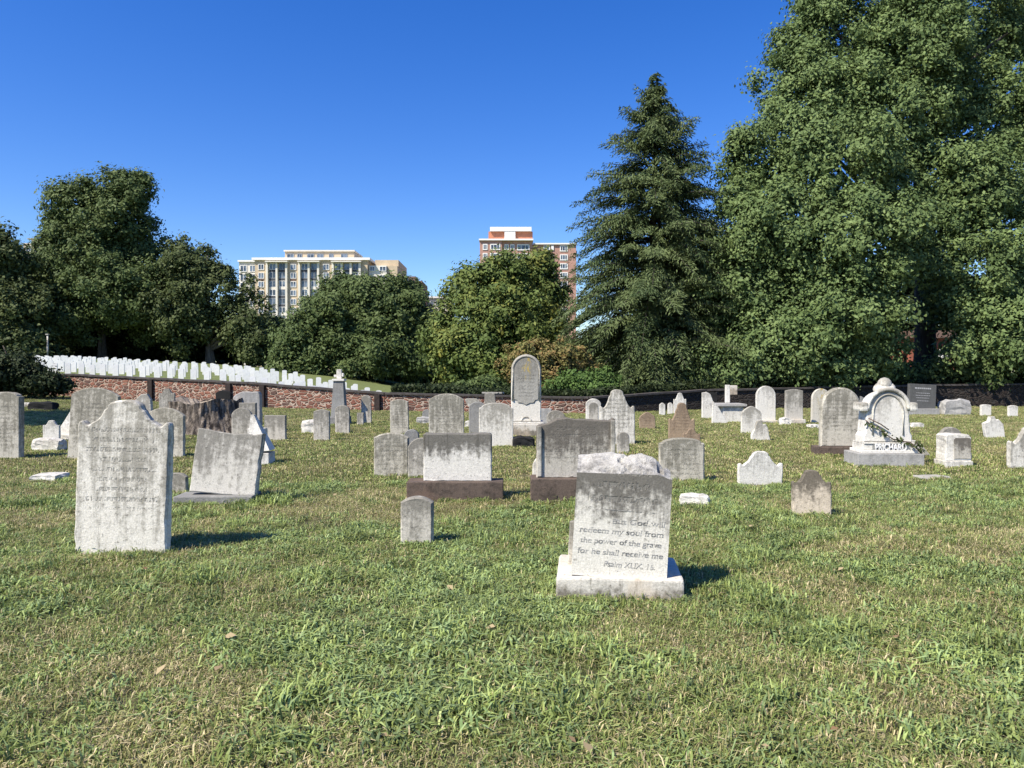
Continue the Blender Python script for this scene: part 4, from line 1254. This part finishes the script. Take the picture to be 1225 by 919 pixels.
stone('tiny white stone second along the shaded wall', 799, 805, 482, 496, 'round', 'marble_bright', .1)
stone('white scroll-topped stone behind the larger brown one', 806, 821, 470, 496, 'serp', 'marble_bright', .1, rise=.3)
# table tomb group
stone('white broken slab leaning left of the table tomb', 840, 858, 469, 501, [(.5, .35), (.3, .55), (.05, .92), (-.2, 1.0), (-.5, .97)], 'marble_bright', .12)
stone('dark-faced broken upright behind the leaning white slab', 846, 858, 469, 494, [(.5, 1.0), (.3, .96), (-.5, .99)], 'granite_black', .08, hide=493)
stone('white slanting fallen slab propped on the table tomb', 852, 870, 480, 507, [(.5, .05), (.3, .3), (-.2, .85), (-.45, 1.0), (-.5, .4)], 'marble_bright', .10)
g = ground_at(877, 506); k = g.y / F
root = empty('table_tomb', g); tag(root, 'white box tomb with an overhanging grey table top', 'tomb')
bm = bmesh.new(); add_box(bm, -.34, .34, 0, .9, -.1, .55, .01); bm_obj('chest', bm, M['marble_bright'], root)
bm = bmesh.new(); add_box(bm, -.52, .44, -.09, 1.0, .553, .635, .015); bm_obj('table_top', bm, M['granite_gray'], root)
SKIRT.append((g.x, g.y + .45, .35, .45, 0))
q_ = at(871, 483, g.y + .75); kk = q_.y / F
pi = empty('broken_pillar', (q_.x, g.y + .75, g.z + .638)); tag(pi, 'broken white pillar with a square block, standing on the table tomb', 'pillar')
bm = bmesh.new(); add_box(bm, -.10, .05, -.07, .07, 0, .62, .02); bm_obj('shaft', bm, M['marble_bright'], pi)
bm = bmesh.new(); add_box(bm, .053, .30, -.08, .08, .28, .60, .02); bm_obj('block', bm, M['plinth_white'], pi)
stone('pale scroll-topped stone in front of the tall arched one', 887, 911, 486, 519, 'point', 'marble_plain', .09, rise=.2)
stone('broken pale stone tapering upward before the scroll-topped pair', 899, 922, 502, 528, [(.5, .0), (.36, .62), (.25, .8), (.1, .78), (.0, 1.0), (-.2, .93), (-.32, .6), (-.5, .28), (-.5, .0)], 'marble_plain', .09)
stone('white round-topped stone first of three before the trees', 906, 929, 462, 505, 'round', 'marble_bright', .14, rise=.33, plinth=(904, 931, 503, 507, 'plinth_white', .3))
stone('straight narrow stone second of three before the trees', 941, 962, 466, 504, 'seg', 'marble_gray_plain', .12, rise=.05, plinth=(937, 964, 502, 508, 'plinth_white', .3))
stone('yellow-stained round-topped stone third of three before the trees', 971, 993, 465, 506, 'round', 'marble_yellow', .12, rise=.33, side=1)
rock('flat white stone at the foot of the yellow-stained stone', 969, 984, 508, 513, 'marble_bright', 25, .3)
rock('small white lump at the foot of the straight narrow stone', 935, 947, 500, 509, 'marble_bright', 26, .3)
o, tb, q = stone('large round-topped stone on a brown base left of the ornate monument', 985, 1033, 464, 535, 'round', 'marble_gray', .16, yaw=-4, rise=.42, plinth=(979, 1035, 535, 546, 'brownstone', .42), bev=.03)
stone('dark grey stone leaning behind the large round-topped one', 1030, 1046, 474, 500, [(.5, .0), (.5, .6), (.1, .8), (-.5, 1.0), (-.5, .0)], 'granite', .12)
rock('white block behind the ornate monument at its left', 1032, 1044, 497, 506, 'marble_bright', 27, .3)
# ornate monument with raised name
g = ground_at(1066, 559); k = g.y / F; Yo = g.y
def oz(py): return at(1066, py, Yo).z - g.z
root = empty('monument', (g.x, g.y, g.z), R(-3)); tag(root, 'ornate white monument with scrolled arch and raised family name on its base', 'monument')
bm = bmesh.new(); add_box(bm, -39 * k, 39 * k, 0, .62, -.12, oz(543), .015)
for v in bm.verts: v.co += mnoise.noise_vector(v.co * 5) * .006
bm_obj('base_block', bm, M['granite_gray'], root)
bm = bmesh.new(); z0, z1 = oz(543) + .003, oz(530)
add_box(bm, -33.5 * k, 33.5 * k, .05, .57, z0, z0 + .05, .008)
add_box(bm, -31 * k, 31 * k, .075, .54, z0 + .052, z1 - .03, .008)
add_box(bm, -30 * k, 30 * k, .06, .55, z1 - .028, z1, .008)
nb = bm_obj('name_base', bm, M['marble_bright'], root)
t_ = text_mesh('PRICHARD', .155, .014, M['letter_white'], nb, (0, 0, 0), align='CENTER', offset=.004, width=37 * k)
t_.location = (.02, .066, (z0 + z1) / 2 - .04)
bm = bmesh.new(); add_box(bm, -20 * k, 20 * k, .070, .0745, (z0 + z1) / 2 - .062, (z0 + z1) / 2 + .072); bm_obj('shaded_name_recess', bm, M['granite'], nb)  # recess behind the name; shadow round the letters put into its darker grey
hb = oz(470) - z1
wb = 58 * k
body = [(wb / 2, 0), (wb / 2, .1), (wb * .46, .16), (wb * .44, hb * .55), (wb * .42, hb * .62)]
Rb = wb * .42
body += [(Rb * math.cos(a), hb * .62 + hb * .40 * math.sin(a)) for a in np.linspace(.05, math.pi - .05, 17)]
body += [(-x, z) for x, z in reversed(body[:5])]
V, Fc = slab_mesh(body, .36, .02, .004, .05)
sb = mesh_obj('shaft', V, Fc, M['marble_bright'], root); sb.location = (0, .31, z1 + .002)
arch = [Vector((wb * .42 * math.cos(a), -.19, hb * .66 + hb * .40 * math.sin(a))) for a in np.linspace(-.02, math.pi + .02, 24)]
tubes_obj('arch_moulding', [(arch, [.036] * 24, 8)], M['marble_plain'], sb)
arch2 = [Vector((wb * .31 * math.cos(a), -.184, hb * .56 + hb * .40 * math.sin(a))) for a in np.linspace(0, math.pi, 24)]
arch2 = [Vector((wb * .31, -.184, .12))] + arch2 + [Vector((-wb * .31, -.184, .12))]
tubes_obj('inner_moulding', [(arch2, [.016] * len(arch2), 6)], M['marble_plain'], sb)
for s in (-1, 1):
    bm = bmesh.new(); add_box(bm, s * wb * .50 - .07, s * wb * .50 + .07, -.23, .12, hb * .62, hb * .80, .035)
    bm_obj('arch_ear', bm, M['marble_plain'], sb)
# finial: lobed knob
bm = bmesh.new()
for (cx_, cz_, r_) in ((0, hb + .13, .125), (-.075, hb + .05, .115), (.075, hb + .05, .115), (0, hb + .0, .16)):
    rr_ = bmesh.ops.create_icosphere(bm, subdivisions=2, radius=r_)
    for v in rr_['verts']: v.co = Vector((v.co.x + cx_, v.co.y * .8 - .03, v.co.z + cz_))
bm_obj('finial', bm, M['marble_plain'], sb, smooth_shade=True)
SKIRT.append((g.x, g.y + .3, 39 * k, .3, 0))
# vine over it
vr = random.Random(5); rootv = empty('ivy_vine', (g.x, g.y, g.z), R(-3)); tag(rootv, 'thin dark ivy vine trailing across the ornate monument', 'vine')
yv = .31 - .215
path = [Vector((-27 * k, yv + .03, oz(503))), Vector((-22 * k, yv, oz(508))), Vector((-13 * k, yv, oz(511))), Vector((-4 * k, yv, oz(520))), Vector((5 * k, yv, oz(526))), Vector((14 * k, yv, oz(528))), Vector((24 * k, .03, oz(530))), Vector((31 * k, .03, oz(537))), Vector((37 * k, .05, oz(543))), Vector((43 * k, .1, oz(548)))]
path2 = [Vector((24 * k, .02, oz(535))), Vector((30 * k, -.0, oz(529))), Vector((36 * k, .1, oz(534))), Vector((42 * k, .2, oz(541)))]
path3 = [Vector((-24 * k, yv, oz(501))), Vector((-10 * k, yv - .01, oz(508))), Vector((0, yv, oz(515)))]
tubes_obj('stem', [(p, [.010] * len(p), 5) for p in (path, path2, path3)], M['brownstone'], rootv)
Cs = []
for p, n_ in ((path, 55), (path2, 16)):
    for _ in range(n_):
        i = vr.randrange(len(p) - 1); Cs.append(p[i].lerp(p[i + 1], vr.random()) + Vector((vr.gauss(0, .03), -abs(vr.gauss(0, .02)), vr.gauss(0, .03))))
nr = np.random.default_rng(3); nn = dirs(nr, len(Cs)) + np.array([0, -.8, .3]); nn /= np.linalg.norm(nn, axis=1, keepdims=True)
leaves_obj('leaves', np.array([tuple(c) for c in Cs]), nn, nr.uniform(.025, .05, len(Cs)), FOL['dark'], nr, rootv)
# a sloping grey slab fallen behind the monument's right corner
stone('grey slab lying slanted behind the right corner of the ornate monument', 1088, 1114, 527, 549, [(.5, .05), (.2, .55), (-.2, 1.0), (-.5, .95)], 'plinth_gray', .3, hide=547)
# dark granite lettered stone
o, tb, q = stone('dark granite tablet tilted right on a pale base by the trees', 1089, 1121, 460, 490, 'flat', 'granite_dark', .2, side=3, back=2, plinth=(1086, 1124, 489, 497, 'granite_gray', .4))
for i, (wd_, zf) in enumerate(((.62, .80), (.50, .62), (.55, .52), (.48, .42), (.42, .30))):
    bm = bmesh.new(); nseg = 7 if i else 5; w_ = q['w'] * wd_; rr2 = random.Random(i)
    x = -w_ / 2
    while x < w_ / 2:
        l_ = rr2.uniform(.03, .09); add_box(bm, x, min(x + l_, w_ / 2), -q['t'] / 2 - .003, -q['t'] / 2 + .003, q['h'] * zf, q['h'] * zf + (.055 if i == 0 else .022)); x += l_ + .02
    bm_obj('worn_inscription', bm, M['letter_gray'], tb)
rock('wide low rough-topped granite block at the shaded wall', 1129, 1163, 478, 497, 'granite_gray', 31, .5, name='gravestone', cat='gravestone')
stone('left one of two small white stones before the dark wall at right', 1174, 1186, 484, 498, 'seg', 'marble_bright', .12, rise=.03)
stone('right one of two small white stones before the dark wall', 1207, 1218, 485, 499, 'seg', 'marble_bright', .12, rise=.05)
stone('white broken stone leaning left with a jagged top at right', 1179, 1203, 498, 525, [(.5, .0), (.46, .6), (.30, .78), (.22, .84), (.12, .82), (.05, .98), (-.15, 1.0), (-.25, .80), (-.5, .72), (-.48, .3), (-.42, .0)], 'marble_bright', .12, side=-5)
rock('small white stone on the grass right of the ornate monument', 1092, 1106, 506, 512, 'marble_bright', 33, .25)
stone('grey round-topped stone behind the thick white block at right', 1125, 1151, 511, 552, 'seg', 'marble_gray_plain', .10, rise=.14)
stone('low white arched stone at the left of the thick white block', 1122, 1140, 532, 555, 'round', 'marble_bright', .08, rise=.25)
o, tb, q = stone('thick white block-like stone with a carved dark face at right', 1133, 1163, 520, 553, [(.5, .0), (.49, .85), (.40, .97), (-.1, 1.0), (-.42, .98), (-.5, .92), (-.5, .0)], 'marble_bright', .34, yaw=-4, plinth=(1132, 1164, 552, 560, 'marble_bright', .42), jit=.01)
V, Fc = slab_mesh(outline([(.5, .92), (.4, 1.0), (-.4, 1.0), (-.5, .92)], q['w'] * .66, q['h'] * .78, None, 0), .014, .003, .006, .04)
nb = mesh_obj('face_panel', V, Fc, M['marble_dark_stained'], tb); nb.location = (.06, -q['t'] / 2 - .005, q['h'] * .08)
stone('white scroll-shouldered stone cut by the right edge of the view', 1208, 1262, 510, 562, 'serp', 'marble_streaked', .1, rise=.3)
rock('flush grey marker nearly lost in the grass at right', 1102, 1142, 571, 575, 'plinth_gray', 35, .3, name='grave_marker', cat='grave marker')

# ---- the tree stump
g = ground_at(234, 521); k = g.y / F
root = empty('tree_stump', (g.x, g.y + .8, g.z)); tag(root, 'big old cut tree stump with deep bark among the left gravestones', 'tree stump')
nA, nZ = 96, 26
hS = at(234, 480, g.y).z - g.z
V, Fc = [], []
srng = random.Random(8)
def stump_r(an, f):
    flare = 1 + .42 * (1 - f) ** 2.2 * (1 + .55 * max(0, math.cos(an + .15)) + .28 * math.sin(3 * an + 1) + .2 * math.sin(5 * an))
    rid = .055 * mnoise.noise(Vector((math.cos(an) * 7, math.sin(an) * 7, f * .8))) + .05 * mnoise.noise(Vector((math.cos(an) * 15, math.sin(an) * 15, f * 2.2))) + .035 * mnoise.noise(Vector((math.cos(an) * 30, math.sin(an) * 30, f * 4)))
    return (.86 + .06 * math.sin(2 * an) + rid) * flare
def rimz(an):
    return hS * (1 + .05 * math.sin(an * 2 + 2.2) + .05 * math.sin(an * 5) + .05 * mnoise.noise(Vector((math.cos(an) * 6, math.sin(an) * 6, 3))))
for j in range(nZ + 1):
    f = j / nZ
    for i in range(nA):
        an = 2 * math.pi * i / nA
        r = stump_r(an, f)
        V.append((r * math.cos(an), r * math.sin(an), -.1 + (rimz(an) + .1) * f))
for j in range(nZ):
    for i in range(nA):
        a = j * nA + i; b_ = j * nA + (i + 1) % nA
        Fc.append((a, b_, b_ + nA, a + nA))
def stump_bark():
    m = NT('stump_bark')
    tc = m.n('TexCoord')
    n1 = m.noise(m.vmath('MULTIPLY', tc.outputs['Object'], (9, 9, 1.6)), 1.0, 7, .72)
    n2 = m.noise(tc.outputs['Object'], 24, 5, .7)
    c = m.mix(m.ss(n1, .38, .62), (.045, .036, .029), (.36, .30, .24))
    m.color(m.mix(m.ss(n2, .3, .7), m.mix(1.0, c, (.5, .5, .5), 'MULTIPLY'), c))
    m.bump(m.math('ADD', n1, m.math('MULTIPLY', n2, .4)), 1.0, .08)
    return m.m
mesh_obj('bark', V, Fc, stump_bark(), root)
V2 = [(0, 0, hS * .70)]; F2 = []
ringn = 6
for rI in range(1, ringn + 1):
    for i in range(nA):
        an = 2 * math.pi * i / nA
        r = stump_r(an, 1) * rI / ringn * .995
        zc = hS * .70 + (rimz(an) - .012 - hS * .70) * (rI / ringn) ** 3 + .05 * mnoise.noise(Vector((r * math.cos(an) * 5, r * math.sin(an) * 5, 7)))
        V2.append((r * math.cos(an), r * math.sin(an), zc - (.0 if rI < ringn else .0)))
for i in range(nA): F2.append((0, 1 + i, 1 + (i + 1) % nA))
for rI in range(ringn - 1):
    for i in range(nA):
        a = 1 + rI * nA + i; b_ = 1 + rI * nA + (i + 1) % nA
        F2.append((a, a + nA, b_ + nA, b_))
mesh_obj('cut_top', V2, F2, plain('rotten_wood', (.30, .25, .19), .95, .4, 14), root)
SKIRT.append((g.x, g.y + .8, 1.1, 1.0, 0))

# ------------------------------------------------------------------ grass
def blade_mat(name, a, b, transl=.22, vary=(.68, 1.58)):
    m = NT(name)
    oi = m.n('ObjectInfo'); g_ = m.n('NewGeometry')
    c = m.mix(g_.outputs['Random Per Island'], a, b)
    k_ = m.math('ADD', vary[0], m.math('MULTIPLY', oi.outputs['Random'], vary[1] - vary[0]))
    c = m.mix(1.0, c, m.comb(k_, k_, k_), 'MULTIPLY')
    m.color(c)
    m.p.inputs['Roughness'].default_value = .45; m.p.inputs['Specular IOR Level'].default_value = .15
    tr = m.n('BsdfTranslucent'); m.l(c, tr.inputs['Color'])
    mx = m.n('MixShader'); mx.inputs[0].default_value = transl
    m.l(m.p.outputs[0], mx.inputs[1]); m.l(tr.outputs[0], mx.inputs[2])
    m.l(mx.outputs[0], m.t.nodes['Material Output'].inputs['Surface'])
    return m.m
GM = {'green': blade_mat('grass_green', (.135, .180, .046), (.250, .292, .092)),
      'lime': blade_mat('grass_lime', (.175, .235, .062), (.300, .355, .130)),
      'blue': blade_mat('grass_bluegreen', (.120, .180, .066), (.230, .295, .125)),
      'dry': blade_mat('grass_dry', (.30, .255, .125), (.52, .44, .26)),
      'olive': blade_mat('grass_olive', (.19, .19, .068), (.31, .295, .125))}
tufts = bpy.data.collections.new('grass_kinds')
def make_tuft(name, mats, nb, rad, hmin, hmax, wid, seed, lie=.8):
    nr = np.random.default_rng(seed)
    V, Fc, Mi = [], [], []
    for i in range(nb):
        an = nr.uniform(0, 6.283); r = rad * math.sqrt(nr.random())
        p = np.array([r * math.cos(an), r * math.sin(an), -.008])
        h = nr.uniform(hmin, hmax); a2 = nr.uniform(0, 6.283); ln = nr.uniform(.15, 1.0) * lie
        d = np.array([math.cos(a2), math.sin(a2), 0]); s = np.array([-d[1], d[0], 0]) * wid * nr.uniform(.6, 1.3)
        q1 = p + d * h * .35 * ln + np.array([0, 0, h * .62]); q2 = p + d * h * (1.05 * ln) + np.array([0, 0, h * (1.0 - .45 * ln)])
        o = len(V)
        V += [p - s * .7, p + s * .7, q1 + s, q1 - s, q2]
        Fc += [(o, o + 1, o + 2, o + 3), (o + 3, o + 2, o + 4)]
        mi = int(nr.choice(len(mats), p=np.array([w for _, w in mats]) / sum(w for _, w in mats)))
        Mi += [mi, mi]
    me = bpy.data.meshes.new(name)
    me.from_pydata([tuple(v) for v in V], [], Fc)
    for mn, _ in mats: me.materials.append(GM[mn])
    me.polygons.foreach_set('material_index', Mi)
    tufts.objects.link(bpy.data.objects.new(name, me))
# 0-4 green mixes, 5-6 dry mixes, 7-8 coarse clumps, 9-11 broader ones for the distance
make_tuft('kind_a', [('green', 5), ('lime', 2), ('dry', 1.4), ('olive', 2)], 80, .14, .03, .085, .0025, 1, 1.5)
make_tuft('kind_b', [('green', 4), ('blue', 3), ('olive', 2), ('dry', .7)], 80, .14, .03, .09, .0025, 2, 1.5)
make_tuft('kind_c', [('lime', 4), ('green', 3), ('olive', 2), ('dry', 1)], 76, .14, .025, .08, .0028, 3, 1.4)
make_tuft('kind_d', [('green', 4), ('olive', 3), ('dry', 2)], 80, .14, .02, .07, .0023, 4, 1.5)
make_tuft('kind_e', [('blue', 3), ('lime', 3), ('green', 2)], 54, .13, .03, .095, .0052, 5, 1.5)
make_tuft('kind_f', [('dry', 6), ('olive', 3), ('green', 1.5)], 90, .15, .015, .07, .0022, 6, 1.8)
make_tuft('kind_g', [('dry', 3), ('olive', 4), ('green', 2)], 80, .14, .015, .07, .0023, 7, 1.6)
make_tuft('kind_h', [('lime', 3), ('green', 3), ('blue', 2)], 60, .10, .05, .13, .0040, 8, 1.2)
make_tuft('kind_i', [('blue', 3), ('green', 3), ('lime', 1)], 60, .09, .05, .125, .0036, 9, 1.2)
make_tuft('kind_j', [('green', 5), ('lime', 2.5), ('olive', 3), ('dry', 1.2)], 60, .17, .03, .065, .0052, 10)
make_tuft('kind_k', [('olive', 4), ('green', 3), ('dry', 2.2), ('lime', 1)], 60, .17, .025, .06, .0052, 11)
make_tuft('kind_l', [('dry', 4), ('olive', 3), ('green', 2)], 60, .17, .02, .05, .0050, 12)

nr = np.random.default_rng(99)
PX, PY, IDX, SC = [], [], [], []
def scatter(y0, y1, dens, far):
    y = y0
    while y < y1:
        dy = .5
        hw = .70 * y + .6
        n = int(dens * 2 * hw * dy)
        x = nr.uniform(-hw, hw, n); yy = nr.uniform(y, y + dy, n)
        dr = dryness(x, yy); u = nr.random(n)
        clump = fbm2(x * 1.3, yy * 1.3, 21)
        if far:
            ix = np.where(u < dr * .75, 11, np.where(nr.random(n) < .45, 10, 9))
            s = nr.uniform(.75, 1.2, n)
        else:
            ix = np.where(u < dr * .85, np.where(nr.random(n) < .55, 5, 6), nr.integers(0, 5, n))
            ix = np.where((clump > .60) & (nr.random(n) < .30) & (dr < .6), np.where(nr.random(n) < .5, 7, 8), ix)
            ix = np.where((fbm2(x * .9, yy * .9, 41) > .56) & (nr.random(n) < .6) & (dr < .5), 4, ix)
            s = nr.uniform(.7, 1.2, n) * (.82 + .5 * clump)
        PX.append(x); PY.append(yy); IDX.append(ix); SC.append(s)
        y += dy
scatter(2.4, 7.0, 135, False)
scatter(7.0, 11.0, 90, False)
scatter(11.0, 19.0, 55, True)
scatter(19.0, 40.0, 26, True)
# longer grass left round the feet of the stones
for (x, y, hw, ht, yw) in SKIRT:
    per = 2 * (2 * hw + 2 * ht)
    n = int(min(110, per * (11 if y < 12 else 6)))
    s = nr.random(n); q = nr.random(n)
    ed = nr.random(n)
    lx = np.where(ed < .62, nr.uniform(-hw, hw, n), np.where(nr.random(n) < .5, -hw, hw) + 0.0)
    ly = np.where(ed < .62, np.where(nr.random(n) < .8, -ht, ht), nr.uniform(-ht, ht, n))
    lx += np.sign(lx) * np.abs(nr.normal(0, .03, n)) * (ed >= .62); ly += np.sign(ly) * np.abs(nr.normal(.04, .06, n)) * (ed < .62)
    c_, s_ = math.cos(yw), math.sin(yw)
    wx = x + lx * c_ - ly * s_; wy = y + lx * s_ + ly * c_
    PX.append(wx); PY.append(wy)
    IDX.append(np.where(nr.random(n) < .5, 7, 8) if y < 14 else np.full(n, 9)); SC.append(nr.uniform(.35, .95, n) if y < 14 else nr.uniform(.7, 1.5, n))
# taller weeds at the right of the leaning slab
wg = ground_at(312, 604)
n = 60
PX.append(wg.x + nr.normal(0, .16, n)); PY.append(wg.y + .15 + nr.normal(0, .16, n)); IDX.append(np.where(nr.random(n) < .5, 7, 8)); SC.append(nr.uniform(.8, 1.7, n))
PX = np.concatenate(PX); PY = np.concatenate(PY); IDX = np.concatenate(IDX); SC = np.concatenate(SC)
# keep the lawn on this side of the wall
wy_ = np.interp(PX, [p[0][0] for p in WALL], [p[0][1] for p in WALL])
kp = PY < wy_ - .3
PX, PY, IDX, SC = PX[kp], PY[kp], IDX[kp], SC[kp]
PZ = np.array([terrain(a, b) for a, b in zip(PX, PY)])
n = len(PX)
print('TUFTS', n)
me = bpy.data.meshes.new('grass')
me.vertices.add(n)
me.vertices.foreach_set('co', np.stack([PX, PY, PZ], 1).astype(np.float32).ravel())
for nm, ty, val in (('kind', 'INT', IDX.astype(np.int32)), ('size', 'FLOAT', SC.astype(np.float32))):
    a = me.attributes.new(nm, ty, 'POINT'); a.data.foreach_set('value', val)
a = me.attributes.new('turn', 'FLOAT_VECTOR', 'POINT')
a.data.foreach_set('vector', np.stack([nr.normal(0, .10, n), nr.normal(0, .10, n), nr.uniform(0, 6.283, n)], 1).astype(np.float32).ravel())
grass = link(bpy.data.objects.new('grass', me))
tag(grass, 'mown grass blades of the lawn, green mixed with dry tan patches', 'grass', kind='stuff')
ng = bpy.data.node_groups.new('grass_scatter', 'GeometryNodeTree')
ng.interface.new_socket('Geometry', in_out='INPUT', socket_type='NodeSocketGeometry')
ng.interface.new_socket('Geometry', in_out='OUTPUT', socket_type='NodeSocketGeometry')
gi = ng.nodes.new('NodeGroupInput'); go = ng.nodes.new('NodeGroupOutput')
ip = ng.nodes.new('GeometryNodeInstanceOnPoints'); ci = ng.nodes.new('GeometryNodeCollectionInfo')
ci.inputs['Collection'].default_value = tufts
ci.inputs['Separate Children'].default_value = True; ci.inputs['Reset Children'].default_value = True
def named(nm, ty):
    nd = ng.nodes.new('GeometryNodeInputNamedAttribute'); nd.data_type = ty; nd.inputs['Name'].default_value = nm
    return nd.outputs['Attribute']
ng.links.new(gi.outputs[0], ip.inputs['Points']); ng.links.new(ci.outputs[0], ip.inputs['Instance'])
ip.inputs['Pick Instance'].default_value = True
ng.links.new(named('kind', 'INT'), ip.inputs['Instance Index'])
e2r = ng.nodes.new('FunctionNodeEulerToRotation'); ng.links.new(named('turn', 'FLOAT_VECTOR'), e2r.inputs[0])
ng.links.new(e2r.outputs[0], ip.inputs['Rotation'])
ng.links.new(named('size', 'FLOAT'), ip.inputs['Scale'])
ng.links.new(ip.outputs[0], go.inputs[0])
md = grass.modifiers.new('scatter', 'NODES'); md.node_group = ng

# fallen leaves
nr = np.random.default_rng(15)
n = 110
yy = 3.0 + 11 * nr.random(n) ** 1.5; xx = nr.uniform(-.68, .68, n) * yy
C = np.stack([xx, yy, np.array([terrain(a, b) for a, b in zip(xx, yy)]) + nr.uniform(.045, .065, n)], 1)
N = dirs(nr, n) * .5 + np.array([0, 0, 1.0]); N /= np.linalg.norm(N, axis=1, keepdims=True)
fl = leaves_obj('fallen_leaves', C, N, nr.choice((.016, .022, .03, .04), n), foliage_mat('dead_leaf', (.20, .115, .06), (.46, .38, .22)), nr, aspect=.6)
tag(fl, 'scattered dry tan and brown leaves lying on the lawn', 'leaves', kind='stuff')
